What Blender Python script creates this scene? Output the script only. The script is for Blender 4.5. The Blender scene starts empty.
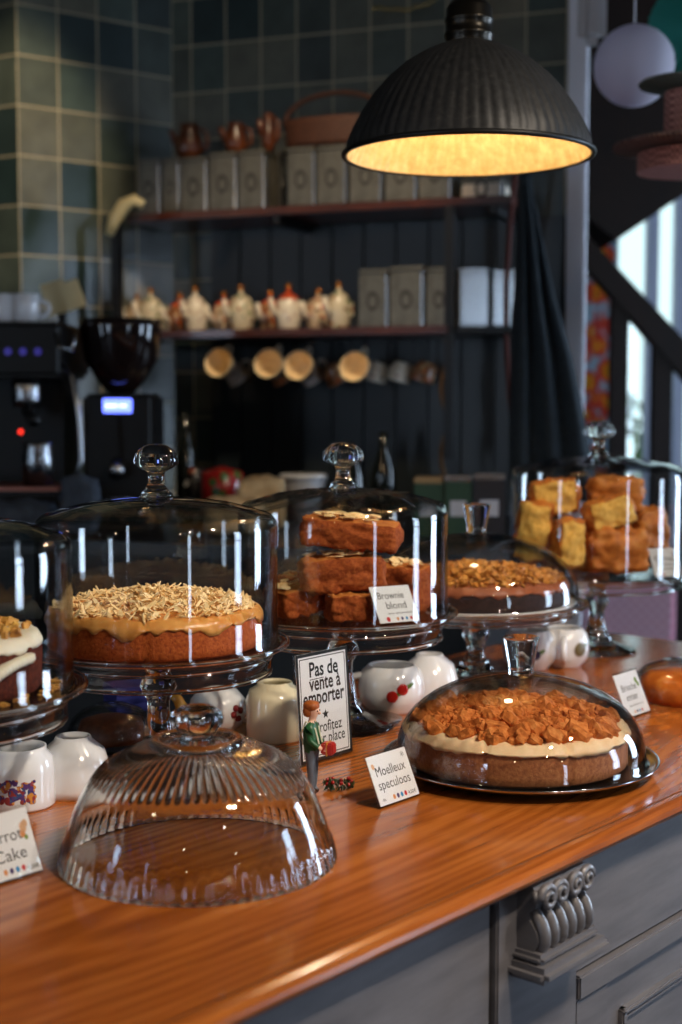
import bpy, bmesh, math, random
from mathutils import Vector, Matrix, noise, Euler
C = bpy.context.scene.collection
PI = math.pi
# ------------------------------------------------------------------ camera
F = 1400.0
TH = math.atan(110/F)
CT, ST = math.cos(TH), math.sin(TH)
CAMZ = 1.45
cam = bpy.data.cameras.new('camera'); co = bpy.data.objects.new('camera', cam); C.objects.link(co)
co.location = (0, 0, CAMZ); co.rotation_euler = (PI/2-TH, 0, 0)
cam.sensor_fit = 'VERTICAL'; cam.sensor_height = 36; cam.lens = 36*F/1024
cam.clip_start = .02; cam.clip_end = 60
cam.dof.use_dof = True; cam.dof.focus_distance = 1.66; cam.dof.aperture_fstop = 3.6
bpy.context.scene.camera = co

def ray(px, py):
    u, v = px-341, 512-py
    return Vector((u, F*CT+v*ST, -F*ST+v*CT))
def at(px, py, z=1.0):
    r = ray(px, py); k = (z-CAMZ)/r.z
    return Vector((r.x*k, r.y*k, z))
def atd(px, py, Y):
    r = ray(px, py); k = Y/r.y
    return Vector((r.x*k, Y, CAMZ+r.z*k))
def zat(py, Y):
    return atd(341, py, Y).z
# counter frame
P0 = Vector((.3961, 1.596)); CD = Vector((.6515, .7587)); CN = Vector((-.7587, .6515))
CROT = math.atan2(CD.y, CD.x)
def ctr(t, n, z=1.0):
    p = P0+CD*t+CN*n
    return Vector((p.x, p.y, z))
# ------------------------------------------------------------------ materials
MATS = {}
def lin(c):
    return tuple(((x/255)/12.92 if x/255 <= .04045 else ((x/255+.055)/1.055)**2.4) for x in c)+(1,)
def mat(name, rgb, rough=.5, metal=0, spec=.5, coat=0, trans=0, sub=0, emit=None, es=0):
    if name in MATS: return MATS[name]
    m = bpy.data.materials.new(name); m.use_nodes = True
    b = m.node_tree.nodes['Principled BSDF']
    b.inputs['Base Color'].default_value = lin(rgb)
    b.inputs['Roughness'].default_value = rough; b.inputs['Metallic'].default_value = metal
    b.inputs['Specular IOR Level'].default_value = spec
    b.inputs['Coat Weight'].default_value = coat; b.inputs['Coat Roughness'].default_value = .05
    if sub:
        b.inputs['Subsurface Weight'].default_value = sub; b.inputs['Subsurface Scale'].default_value = .005
    if emit:
        b.inputs['Emission Color'].default_value = lin(emit); b.inputs['Emission Strength'].default_value = es
    MATS[name] = m
    return m
def nt(m): return m.node_tree.nodes, m.node_tree.links, m.node_tree.nodes['Principled BSDF']
def noisy(name, stops, scale=40, rough=.6, bump=.3, dist=.002, detail=6, coord='Object', stretch=(1,1,1), spec=.4, coat=0, sub=0, rot=(0,0,0), kind='noise'):
    """principled with a noise driven colour ramp and bump"""
    if name in MATS: return MATS[name]
    m = mat(name, (128,128,128), rough, spec=spec, coat=coat, sub=sub)
    N, L, b = nt(m)
    tc = N.new('ShaderNodeTexCoord'); mp = N.new('ShaderNodeMapping')
    mp.inputs['Scale'].default_value = stretch; mp.inputs['Rotation'].default_value = rot
    L.new(tc.outputs[coord], mp.inputs['Vector'])
    if kind == 'noise':
        t = N.new('ShaderNodeTexNoise'); t.inputs['Scale'].default_value = scale; t.inputs['Detail'].default_value = detail
        t.inputs['Roughness'].default_value = .65
        out = t.outputs['Fac']
    else:
        t = N.new('ShaderNodeTexVoronoi'); t.inputs['Scale'].default_value = scale; out = t.outputs['Distance']
    L.new(mp.outputs['Vector'], t.inputs['Vector'])
    cr = N.new('ShaderNodeValToRGB')
    while len(cr.color_ramp.elements) < len(stops): cr.color_ramp.elements.new(.5)
    for e, (p, c) in zip(cr.color_ramp.elements, stops):
        e.position = p; e.color = lin(c)
    L.new(out, cr.inputs['Fac']); L.new(cr.outputs['Color'], b.inputs['Base Color'])
    if bump:
        bp = N.new('ShaderNodeBump'); bp.inputs['Strength'].default_value = bump; bp.inputs['Distance'].default_value = dist
        L.new(out, bp.inputs['Height']); L.new(bp.outputs['Normal'], b.inputs['Normal'])
    return m
def thin_glass():
    m = bpy.data.materials.new('thin_clear_glass'); m.use_nodes = True
    N, L = m.node_tree.nodes, m.node_tree.links; N.clear()
    o = N.new('ShaderNodeOutputMaterial'); mx = N.new('ShaderNodeMixShader')
    t = N.new('ShaderNodeBsdfTransparent'); g = N.new('ShaderNodeBsdfGlossy'); g.inputs['Roughness'].default_value = .0
    lw = N.new('ShaderNodeLayerWeight'); lw.inputs['Blend'].default_value = .5
    p = N.new('ShaderNodeMath'); p.operation = 'POWER'; p.inputs[1].default_value = 4.5
    L.new(lw.outputs['Facing'], p.inputs[0])
    a = N.new('ShaderNodeMath'); a.operation = 'MULTIPLY_ADD'; a.inputs[1].default_value = .75; a.inputs[2].default_value = .045
    L.new(p.outputs[0], a.inputs[0]); L.new(a.outputs[0], mx.inputs['Fac'])
    cr = N.new('ShaderNodeValToRGB'); e = cr.color_ramp.elements
    e[0].position = .45; e[0].color = (.985,.99,.988,1); e[1].position = 1; e[1].color = (.42,.46,.47,1)
    L.new(lw.outputs['Facing'], cr.inputs['Fac']); L.new(cr.outputs['Color'], t.inputs['Color'])
    L.new(t.outputs[0], mx.inputs[1]); L.new(g.outputs[0], mx.inputs[2]); L.new(mx.outputs[0], o.inputs['Surface'])
    return m
def solid_glass():
    m = bpy.data.materials.new('solid_clear_glass'); m.use_nodes = True
    N, L = m.node_tree.nodes, m.node_tree.links; N.clear()
    o = N.new('ShaderNodeOutputMaterial'); g = N.new('ShaderNodeBsdfGlass')
    g.inputs['IOR'].default_value = 1.48; g.inputs['Color'].default_value = (.97,.985,.98,1); g.inputs['Roughness'].default_value = 0
    L.new(g.outputs[0], o.inputs['Surface']); return m
TG = thin_glass(); SG = solid_glass()
def emis(name, rgb, s):
    m = bpy.data.materials.new(name); m.use_nodes = True
    N, L = m.node_tree.nodes, m.node_tree.links; N.clear()
    o = N.new('ShaderNodeOutputMaterial'); e = N.new('ShaderNodeEmission')
    e.inputs['Color'].default_value = lin(rgb); e.inputs['Strength'].default_value = s
    L.new(e.outputs[0], o.inputs['Surface']); return m
def spots(name, base, cols, scale=60, thr=.28, rough=.25, coat=.4):
    """glazed china with scattered coloured motifs"""
    if name in MATS: return MATS[name]
    m = mat(name, base, rough, coat=coat); N, L, b = nt(m)
    tc = N.new('ShaderNodeTexCoord'); v = N.new('ShaderNodeTexVoronoi'); v.inputs['Scale'].default_value = scale
    L.new(tc.outputs['Object'], v.inputs['Vector'])
    lt = N.new('ShaderNodeMath'); lt.operation = 'LESS_THAN'; lt.inputs[1].default_value = thr
    L.new(v.outputs['Distance'], lt.inputs[0])
    sp = N.new('ShaderNodeSeparateColor'); L.new(v.outputs['Color'], sp.inputs[0])
    cr = N.new('ShaderNodeValToRGB'); cr.color_ramp.interpolation = 'CONSTANT'
    while len(cr.color_ramp.elements) < len(cols): cr.color_ramp.elements.new(.5)
    for i, c in enumerate(cols):
        cr.color_ramp.elements[i].position = i/len(cols); cr.color_ramp.elements[i].color = lin(c)
    L.new(sp.outputs[0], cr.inputs['Fac'])
    mx = N.new('ShaderNodeMix'); mx.data_type = 'RGBA'
    L.new(lt.outputs[0], mx.inputs['Factor']); mx.inputs['A'].default_value = lin(base); L.new(cr.outputs['Color'], mx.inputs['B'])
    L.new(mx.outputs['Result'], b.inputs['Base Color']); return m
def wood_counter():
    m = mat('varnished_oak', (176,92,34), .2, coat=.35, spec=.45); N, L, b = nt(m)
    b.inputs['Coat Roughness'].default_value = .09
    tc = N.new('ShaderNodeTexCoord'); mp = N.new('ShaderNodeMapping'); mp.inputs['Scale'].default_value = (1.6, 22, 22)
    L.new(tc.outputs['Object'], mp.inputs['Vector'])
    n1 = N.new('ShaderNodeTexNoise'); n1.inputs['Scale'].default_value = 1.5; n1.inputs['Detail'].default_value = 7; n1.inputs['Distortion'].default_value = 1.2
    L.new(mp.outputs[0], n1.inputs['Vector'])
    mp2 = N.new('ShaderNodeMapping'); mp2.inputs['Scale'].default_value = (9, 230, 230); L.new(tc.outputs['Object'], mp2.inputs['Vector'])
    n2 = N.new('ShaderNodeTexNoise'); n2.inputs['Scale'].default_value = 2; n2.inputs['Detail'].default_value = 4; L.new(mp2.outputs[0], n2.inputs['Vector'])
    w = N.new('ShaderNodeTexWave'); w.wave_type = 'RINGS'; w.rings_direction = 'SPHERICAL'
    mp3 = N.new('ShaderNodeMapping'); mp3.inputs['Scale'].default_value = (1.1, 5.5, 1); mp3.inputs['Location'].default_value = (.55,-1.0,0)
    L.new(tc.outputs['Object'], mp3.inputs['Vector']); L.new(mp3.outputs[0], w.inputs['Vector'])
    w.inputs['Scale'].default_value = 7; w.inputs['Distortion'].default_value = 4; w.inputs['Detail'].default_value = 3; w.inputs['Detail Scale'].default_value = .8
    a1 = N.new('ShaderNodeMath'); a1.operation = 'MULTIPLY_ADD'; a1.inputs[1].default_value = .22
    L.new(w.outputs['Fac'], a1.inputs[0]); L.new(n1.outputs['Fac'], a1.inputs[2])
    a2 = N.new('ShaderNodeMath'); a2.operation = 'MULTIPLY_ADD'; a2.inputs[1].default_value = .35
    L.new(n2.outputs['Fac'], a2.inputs[0]); L.new(a1.outputs[0], a2.inputs[2])
    cr = N.new('ShaderNodeValToRGB'); e = cr.color_ramp.elements
    e[0].position = .45; e[0].color = lin((132,66,21)); e[1].position = 1.0; e[1].color = lin((184,106,42))
    q = e.new(.72); q.color = lin((158,84,29))
    L.new(a2.outputs[0], cr.inputs['Fac']); L.new(cr.outputs['Color'], b.inputs['Base Color'])
    bp = N.new('ShaderNodeBump'); bp.inputs['Strength'].default_value = .12; bp.inputs['Distance'].default_value = .001
    L.new(n2.outputs['Fac'], bp.inputs['Height']); L.new(bp.outputs[0], b.inputs['Normal'])
    return m
def tiles(name, cols, tw=.11, th=.137, off=(0,0)):
    m = mat(name, (80,95,95), .3, coat=.1); N, L, b = nt(m)
    tc = N.new('ShaderNodeTexCoord'); s = N.new('ShaderNodeSeparateXYZ'); L.new(tc.outputs['Object'], s.inputs[0])
    cx = N.new('ShaderNodeCombineXYZ'); 
    ax = N.new('ShaderNodeMath'); ax.operation='ADD'; ax.inputs[1].default_value = off[0]+10*tw
    az = N.new('ShaderNodeMath'); az.operation='ADD'; az.inputs[1].default_value = off[1]
    L.new(s.outputs['X'], ax.inputs[0]); L.new(s.outputs['Z'], az.inputs[0])
    L.new(ax.outputs[0], cx.inputs['X']); L.new(az.outputs[0], cx.inputs['Y'])
    br = N.new('ShaderNodeTexBrick'); br.offset = 0; br.squash = 1
    br.inputs['Scale'].default_value = 1; br.inputs['Brick Width'].default_value = tw; br.inputs['Row Height'].default_value = th
    br.inputs['Mortar Size'].default_value = .0028; br.inputs['Mortar Smooth'].default_value = .3; br.inputs['Bias'].default_value = 0
    br.inputs['Color1'].default_value = (0,0,0,1); br.inputs['Color2'].default_value = (1,1,1,1)
    L.new(cx.outputs[0], br.inputs['Vector'])
    cr = N.new('ShaderNodeValToRGB')
    while len(cr.color_ramp.elements) < len(cols): cr.color_ramp.elements.new(.5)
    for i, c in enumerate(cols):
        cr.color_ramp.elements[i].position = .1+.8*i/(len(cols)-1); cr.color_ramp.elements[i].color = lin(c)
    L.new(br.outputs['Color'], cr.inputs['Fac'])
    n = N.new('ShaderNodeTexNoise'); n.inputs['Scale'].default_value = 14; n.inputs['Detail'].default_value = 5; L.new(tc.outputs['Object'], n.inputs['Vector'])
    hv = N.new('ShaderNodeMix'); hv.data_type = 'RGBA'; hv.blend_type = 'OVERLAY'; hv.inputs['Factor'].default_value = .5
    L.new(cr.outputs['Color'], hv.inputs['A']); L.new(n.outputs['Fac'], hv.inputs['B'])
    gm = N.new('ShaderNodeMix'); gm.data_type = 'RGBA'; L.new(br.outputs['Fac'], gm.inputs['Factor'])
    L.new(hv.outputs['Result'], gm.inputs['A']); gm.inputs['B'].default_value = lin((176,164,136))
    L.new(gm.outputs['Result'], b.inputs['Base Color'])
    n3 = N.new('ShaderNodeTexNoise'); n3.inputs['Scale'].default_value = 9; n3.inputs['Detail'].default_value = 2; L.new(tc.outputs['Object'], n3.inputs['Vector'])
    sb = N.new('ShaderNodeMath'); sb.operation = 'SUBTRACT'; L.new(n3.outputs['Fac'], sb.inputs[0]); L.new(br.outputs['Fac'], sb.inputs[1])
    bp = N.new('ShaderNodeBump'); bp.inputs['Strength'].default_value = .5; bp.inputs['Distance'].default_value = .006
    L.new(sb.outputs[0], bp.inputs['Height']); L.new(bp.outputs[0], b.inputs['Normal'])
    return m
def check(name, a, c, scale):
    m = mat(name, a, .8); N, L, b = nt(m)
    tc = N.new('ShaderNodeTexCoord'); ck = N.new('ShaderNodeTexChecker'); ck.inputs['Scale'].default_value = scale
    ck.inputs['Color1'].default_value = lin(a); ck.inputs['Color2'].default_value = lin(c)
    L.new(tc.outputs['Object'], ck.inputs['Vector']); L.new(ck.outputs['Color'], b.inputs['Base Color']); return m

OAK = wood_counter()
GREYP = noisy('grey_painted_wood', [(.3,(88,86,90)),(.7,(118,115,118))], 5, .3, .1, .001, stretch=(1,1,6), spec=.5, coat=.25)
WHITE_CH = mat('white_china', (226,228,232), .18, coat=.6)
CREAM_CH = mat('cream_china', (232,220,186), .2, coat=.6)
YEL_CH = mat('yellow_glazed_inside', (240,216,172), .35)
BLACKM = mat('black_metal', (14,14,15), .45, .3)
BLACKP = mat('black_plastic', (7,7,8), .45, spec=.25)
STEEL = mat('brushed_steel', (150,152,156), .25, 1)
TRAYM = mat('polished_dark_tray', (170,168,170), .16, 1)
DARKW = noisy('dark_stained_wood', [(.3,(52,22,12)),(.7,(88,42,24))], 12, .3, .1, .001, stretch=(1,8,8), coat=.3)
STAIRW = noisy('almost_black_stair_wood', [(.3,(20,10,7)),(.7,(38,20,13))], 8, .45, .1, .001)
PAPER = mat('white_card_paper', (242,242,248), .7)
INK = mat('black_ink', (18,20,24), .7)
RED_I = mat('red_ink', (200,40,50), .6); BLUE_I = mat('blue_ink', (50,140,200), .6); PURP_I = mat('purple_ink', (70,50,110), .6); ORA_I = mat('orange_ink', (226,150,90), .6)

# ------------------------------------------------------------------ mesh helpers
def obj(name, bm, m, parent=None, smooth=False, loc=None, rot=None, kind=None, label=None):
    me = bpy.data.meshes.new(name)
    bmesh.ops.recalc_face_normals(bm, faces=bm.faces)
    bm.to_mesh(me); bm.free()
    ms = m if isinstance(m, (list, tuple)) else [m]
    for x in ms: me.materials.append(x)
    if smooth:
        me.polygons.foreach_set('use_smooth', [True]*len(me.polygons))
    o = bpy.data.objects.new(name, me); C.objects.link(o)
    if parent: o.parent = parent
    if loc is not None: o.location = loc
    if rot is not None: o.rotation_euler = rot
    if kind: o['kind'] = kind
    if label: o['label'] = label
    return o
def tag(o, label, cat, group=None):
    o['label'] = label; o['category'] = cat
    if group: o['group'] = group
    return o
def thing(name, label, cat, loc=(0,0,0), rot=(0,0,0), group=None):
    o = bpy.data.objects.new(name, None); C.objects.link(o); o.empty_display_size = .05
    o.location = loc; o.rotation_euler = rot if not isinstance(rot, (int,float)) else (0,0,rot)
    return tag(o, label, cat, group)
def struct(name, bm, m, **k):
    return obj(name, bm, m, kind='structure', **k)
def copy_tree(o, label=None, parent=None, link=True):
    c = o.copy(); C.objects.link(c)
    if parent: c.parent = parent
    if label: c['label'] = label
    for ch in [x for x in bpy.data.objects if x.parent == o]:
        copy_tree(ch, None, c)
    return c
def B(): return bmesh.new()
def box(bm, x0, x1, y0, y1, z0, z1, bev=0, mtx=None, mi=0, seg=2):
    t = bmesh.new(); bmesh.ops.create_cube(t, size=1)
    for v in t.verts:
        v.co = Vector(((x0+x1)/2+v.co.x*(x1-x0), (y0+y1)/2+v.co.y*(y1-y0), (z0+z1)/2+v.co.z*(z1-z0)))
    if bev: bmesh.ops.bevel(t, geom=t.edges[:], offset=min(bev, .45*min(abs(x1-x0),abs(y1-y0),abs(z1-z0))), segments=seg, affect='EDGES')
    if mtx is not None:
        for v in t.verts: v.co = mtx @ v.co
    for f in t.faces: f.material_index = mi
    return merge(bm, t)
def lathe(bm, prof, n=64, mod=None, c=(0,0,0), axis=None, closed=False):
    """prof: list (r,z). r==0 at ends makes a pole"""
    rings = []
    mt = axis or Matrix.Identity(4)
    for i, (r, z) in enumerate(prof):
        if r < 1e-6:
            rings.append([bm.verts.new(mt @ (Vector((0,0,z))+Vector(c)))])
        else:
            ring = []
            for k in range(n):
                a = 2*PI*k/n; rr, zz = r, z
                if mod: rr, zz = mod(i, a, r, z)
                ring.append(bm.verts.new(mt @ (Vector((rr*math.cos(a), rr*math.sin(a), zz))+Vector(c))))
            rings.append(ring)
    pairs = list(zip(rings[:-1], rings[1:]))
    if closed: pairs.append((rings[-1], rings[0]))
    for A, D in pairs:
        if len(A) == 1 and len(D) == 1: continue
        for k in range(n):
            k2 = (k+1) % n
            try:
                if len(A) == 1: bm.faces.new((A[0], D[k], D[k2]))
                elif len(D) == 1: bm.faces.new((A[k], D[0], A[k2]))
                else: bm.faces.new((A[k], D[k], D[k2], A[k2]))
            except ValueError: pass
    return rings
def tube(bm, pts, r, n=10, cap=True):
    pts = [Vector(p) for p in pts]; rings = []
    up = Vector((0,0,1)); prev = None
    for i, p in enumerate(pts):
        t = (pts[min(i+1,len(pts)-1)]-pts[max(i-1,0)]).normalized()
        if prev is None:
            s = t.cross(up)
            if s.length < 1e-3: s = t.cross(Vector((1,0,0)))
        else:
            s = prev-t*prev.dot(t)
        s.normalize(); prev = s; w = t.cross(s)
        rr = r[i] if isinstance(r, (list,tuple)) else r
        rings.append([bm.verts.new(p+(s*math.cos(2*PI*k/n)+w*math.sin(2*PI*k/n))*rr) for k in range(n)])
    for A, D in zip(rings[:-1], rings[1:]):
        for k in range(n): bm.faces.new((A[k], D[k], D[(k+1)%n], A[(k+1)%n]))
    if cap:
        bm.faces.new(rings[0]); bm.faces.new(list(reversed(rings[-1])))
def prism(bm, poly, vec, mtx=None):
    """poly: list of 3d points, extruded by vec"""
    a = [bm.verts.new(Vector(p)) for p in poly]; v = Vector(vec)
    b = [bm.verts.new(Vector(p)+v) for p in poly]
    bm.faces.new(a); bm.faces.new(list(reversed(b)))
    for i in range(len(a)):
        j = (i+1) % len(a); bm.faces.new((a[i], b[i], b[j], a[j]))
    if mtx is not None:
        for w in a+b: w.co = mtx @ w.co
def arc(cx, cz, rx, rz, a0, a1, n):
    return [(cx+rx*math.cos(math.radians(a0+(a1-a0)*i/n)), cz+rz*math.sin(math.radians(a0+(a1-a0)*i/n))) for i in range(n+1)]
def shell(outer, th):
    """close a profile (from apex to rim) with an inner offset curve back to the apex"""
    inner = []
    for i, (r, z) in enumerate(outer):
        a = Vector(outer[max(i-1,0)]); b = Vector(outer[min(i+1,len(outer)-1)])
        t = (b-a).normalized(); nrm = Vector((t.y, -t.x))   # going outwards/down: inward normal
        q = Vector((r, z))+nrm*th
        inner.append((max(q.x, 0), q.y))
    inner[0] = (0, outer[0][1]-th)
    return outer+list(reversed(inner))
def merge(bm, tmp):
    tmp.verts.index_update(); nv = [bm.verts.new(v.co) for v in tmp.verts]
    for f in tmp.faces:
        g = bm.faces.new([nv[v.index] for v in f.verts]); g.material_index = f.material_index
    tmp.free(); return nv
def rock(bm, c, size, seed, cuts=4, rough=.12, rnd=.35, rot=None, freq=3, mi_fn=None):
    t = bmesh.new(); bmesh.ops.create_cube(t, size=2)
    if cuts: bmesh.ops.subdivide_edges(t, edges=t.edges[:], cuts=cuts, use_grid_fill=True)
    R = (rot or Euler((0,0,0))).to_matrix(); off = Vector((seed*7.31, seed*3.17, seed*1.93))
    if mi_fn:
        for f in t.faces:
            f.normal_update(); f.material_index = mi_fn(f.normal.copy(), f.calc_center_median())
    t.normal_update(); nrm = {v: v.normal.copy() for v in t.verts}
    for v in t.verts:
        p = v.co.copy(); s = p.normalized()*1.22
        q = p.lerp(s, rnd); mn = min(size); pp = Vector((p.x*size[0]/mn, p.y*size[1]/mn, p.z*size[2]/mn))*.8
        d = noise.noise(pp*freq+off)*rough+noise.noise(pp*freq*2.7+off)*rough*.6
        nn = (nrm[v]+p.normalized()*.6).normalized()
        q = Vector((q.x*size[0]/2, q.y*size[1]/2, q.z*size[2]/2))+nn*d*.75*mn
        v.co = R @ q+Vector(c)
    return merge(bm, t)
def text(name, s, w, h, m, parent, loc, bold=.0, align='CENTER', label=None, sh=0):
    cu = bpy.data.curves.new('lettering', 'FONT'); cu.body = s; cu.align_x = align; cu.size = 1; cu.offset = bold; cu.shear = sh
    cu.extrude = .0; cu.resolution_u = 3
    tmp = bpy.data.objects.new('lettering_curve', cu); C.objects.link(tmp)
    dg = bpy.context.evaluated_depsgraph_get(); me = bpy.data.meshes.new_from_object(tmp.evaluated_get(dg))
    bpy.data.objects.remove(tmp); bpy.data.curves.remove(cu)
    xs = [v.co.x for v in me.vertices]; ys = [v.co.y for v in me.vertices]
    sx = w/(max(xs)-min(xs)); sy = h
    mx = (max(xs)+min(xs))/2
    for v in me.vertices: v.co = Vector(((v.co.x-mx)*sx, v.co.y*sy, 0))
    me.materials.clear(); me.materials.append(m)
    o = bpy.data.objects.new(name, me); C.objects.link(o); o.parent = parent; o.location = loc
    if label: o['label'] = label
    return o

# ================================================================== ROOM
random.seed(4)
TCOL = [(40,56,56),(62,68,64),(70,84,78),(104,102,88),(56,70,66),(116,110,92)]
Cn = Vector((-.507, 4.3)); YAW = math.radians(20)
W = Vector((math.cos(YAW), -math.sin(YAW))); WIN = Vector((math.sin(YAW), math.cos(YAW)))
BROT = -YAW
def bk(s, off, z=0):       # s along back wall, off = distance in front of it
    p = Cn+W*s-WIN*off
    return Vector((p.x, p.y, z))
def on_bk(px, off):        # s where column px meets the plane off in front of the wall
    k = (px-341)/1396.0
    a = Cn-WIN*off
    return (k*a.y-a.x)/(W.x-k*W.y)
bm = B(); box(bm, -5, 5, -3.2, 9, -.1, 0); struct('floor', bm, noisy('dark_floorboards', [(.3,(40,28,22)),(.7,(66,46,34))], 6, .5, .1, .001, stretch=(1,6,1)))
bm = B(); box(bm, -5, 5, -3.2, 9, 3.2, 3.3); struct('ceiling', bm, mat('dark_ceiling', (60,54,48), .8))
PL = mat('dark_plaster', (46,42,40), .8)
bm = B(); box(bm, -5.1, -5, -3.2, 9, 0, 3.2); struct('wall_left', bm, PL)
bm = B(); box(bm, 5, 5.1, -3.2, 9, 0, 3.2); struct('wall_right', bm, PL)
bm = B(); box(bm, -5, 5, -3.3, -3.2, 0, 3.2); struct('wall_behind', bm, PL)
WX0, WX1 = 1.12, 2.7
bm = B(); box(bm, -5, WX0, 7, 7.1, 0, 3.2); box(bm, WX1, 5, 7, 7.1, 0, 3.2); box(bm, WX0, WX1, 7, 7.1, 0, .45); box(bm, WX0, WX1, 7, 7.1, 2.75, 3.2)
struct('wall_far', bm, PL)
sp0 = on_bk(561, .05)
# tiled walls of the bar corner
bm = B(); box(bm, 0, sp0+.04, 0.0005, .03, 0, 3.2)
struct('wall_back', bm, tiles('teal_zellige', TCOL, .113, .1385, (.05, zat(95,4.3)*-1+.1385*20)), loc=(Cn.x,Cn.y,0), rot=(0,0,BROT))
LD = Vector((.797,.603)); lrot = math.atan2(LD.y, LD.x)
ext = Cn-LD*.5
bm = B(); box(bm, 0, .5, 0, .12, 0, 3.2)
struct('wall_bar_side', bm, tiles('teal_zellige_side', TCOL, .125, .1385, (0, zat(112,4.1)*-1+.1385*20)), loc=(ext.x,ext.y,0), rot=(0,0,lrot))
bm = B(); box(bm, -2.2, 0, 0, .1, 0, 3.2)
struct('wall_bar_end', bm, tiles('teal_zellige_end', TCOL, .13, .1385, (0, zat(112,4.1)*-1+.1385*20)), loc=(ext.x,ext.y,0), rot=(0,0,math.radians(-32)))
# dark boarding under the upper shelf
sA = on_bk(212, .02)
bm = B(); nb = 11; bw = (1.2-sA)/nb
for i in range(nb):
    box(bm, sA+i*bw+.002, sA+(i+1)*bw-.002, -.02, -.001, 1.1, 1.96, bev=.003)
struct('trim_1', bm, mat('blue_black_boarding', (24,31,35), .4), loc=(Cn.x,Cn.y,0), rot=(0,0,BROT))
# white post
sp0 = on_bk(561, .05)
bm = B(); box(bm, sp0, on_bk(581.5,.03), -.03, .0, 0, 3.2, bev=.004)
struct('trim_2', bm, mat('white_paint', (232,232,240), .5), loc=(Cn.x,Cn.y,0), rot=(0,0,BROT))
# windows of the room (behind and beside the camera): glazed doors full of daylight, the last one added
def window(name, loc, rotz, w, z0, z1, s, n=1, m=2):
    e = emis('daylight_pane', (205,228,255), s)
    r = bpy.data.objects.new(name, None); C.objects.link(r); r.location = loc; r.rotation_euler = (0,0,rotz); r['kind'] = 'structure'
    bm = B(); box(bm, -w/2, w/2, -.004, .004, z0, z1); obj('pane', bm, e, r, kind='structure')
    bm = B(); t = .03
    box(bm, -w/2-.06, -w/2, -.05, .05, z0-.06, z1+.06); box(bm, w/2, w/2+.06, -.05, .05, z0-.06, z1+.06)
    box(bm, -w/2, w/2, -.05, .05, z0-.06, z0); box(bm, -w/2, w/2, -.05, .05, z1, z1+.06)
    for i in range(1, n): x = -w/2+w*i/n; box(bm, x-t/2, x+t/2, -.03, .03, z0, z1)
    for i in range(1, m): z = z0+(z1-z0)*i/m; box(bm, -w/2, w/2, -.03, .03, z-t/2, z+t/2)
    obj('window_frame', bm, mat('window_paint', (60,58,56), .5), r, kind='structure')
window('window_1', (-3.6,-3.14,0), 0, .5, .3, 2.5, 12, 1, 3)
window('window_2', (3.4,-3.14,0), 0, .4, .3, 2.5, 9, 1, 3)
window('window_3', (4.93,1.5,0), PI/2, .6, .5, 2.5, 16, 1, 3)
window('window_4', (-4.93,-.6,0), PI/2, .5, .3, 2.5, 7, 1, 3)
window('added_window_6', (4.93,4.3,0), PI/2, .8, .5, 2.6, 26, 1, 3)  # unseen glowing window added to brighten the lantern, post and gingham tiers
# window straight behind the staircase, open to the garden
r = bpy.data.objects.new('window_5', None); C.objects.link(r); r.location = (0,7.05,0); r['kind'] = 'structure'
bm = B()
for x in (WX0, WX0+.4, WX0+.42+.12, WX1-.06): box(bm, x, x+.055, -.04, .04, .45, 2.75)
box(bm, WX0, WX1, -.04, .04, .45, .52); box(bm, WX0, WX1, -.04, .04, 2.68, 2.75); box(bm, WX0, WX1, -.03, .03, 1.1, 1.14)
obj('window_frame', bm, mat('pale_blue_window_paint', (170,178,200), .5), r, kind='structure')
bm = B(); box(bm, WX0, WX1, -.003, .003, .45, 2.75); obj('pane', bm, TG, r, kind='structure')
# garden
random.seed(8)
def bush(name, label, x, y, w, h, cols):
    bm = B()
    for i in range(900):
        a = random.random()*2*PI; b_ = random.random()**.5
        p = Vector((x+math.cos(a)*b_*w/2, y+math.sin(a)*.4*b_, random.random()*h))
        q = Euler((random.random()*3, random.random()*3, random.random()*3)).to_matrix(); s = .05+random.random()*.05
        vs = [bm.verts.new(p+q @ Vector(v)) for v in ((-s,0,0),(0,-s*.45,0.006),(s,0,0),(0,s*.45,0.006))]
        bm.faces.new(vs)
    o = obj(name, bm, noisy('leaf_'+name+str(x), cols, 8, .6, 0)); return tag(o, label, 'shrub')
bush('garden_shrub', 'green leafy shrub outside the window beyond the staircase, near the floral curtain', 1.35, 8.0, 1.1, 1.45, [(.3,(50,96,50)),(.7,(140,190,90))])
bush('garden_shrub', 'yellow green shrub outside the window, right of the leafy green one', 2.65, 8.3, 1.2, 2.1, [(.3,(80,110,50)),(.7,(170,180,90))])
# floral curtain
def floral():
    m = mat('floral_curtain_cloth', (200,120,110), .9); N, L, b = nt(m)
    tc = N.new('ShaderNodeTexCoord'); v = N.new('ShaderNodeTexVoronoi'); v.inputs['Scale'].default_value = 10; L.new(tc.outputs['Object'], v.inputs['Vector'])
    cr = N.new('ShaderNodeValToRGB'); cr.color_ramp.interpolation = 'CONSTANT'
    while len(cr.color_ramp.elements) < 4: cr.color_ramp.elements.new(.5)
    for e, (p, c) in zip(cr.color_ramp.elements, [(0,(150,90,50)),(.14,(240,200,100)),(.36,(220,120,110)),(.6,(196,208,220))]): e.position = p; e.color = lin(c)
    L.new(v.outputs['Distance'], cr.inputs['Fac']); L.new(cr.outputs['Color'], b.inputs['Base Color'])
    t = N.new('ShaderNodeBsdfTranslucent'); L.new(cr.outputs['Color'], t.inputs['Color'])
    mx = N.new('ShaderNodeMixShader'); mx.inputs[0].default_value = .85
    L.new(b.outputs[0], mx.inputs[1]); L.new(t.outputs[0], mx.inputs[2]); L.new(mx.outputs[0], N['Material Output'].inputs['Surface'])
    return m
bm = B(); n = 40; prev = None
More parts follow.
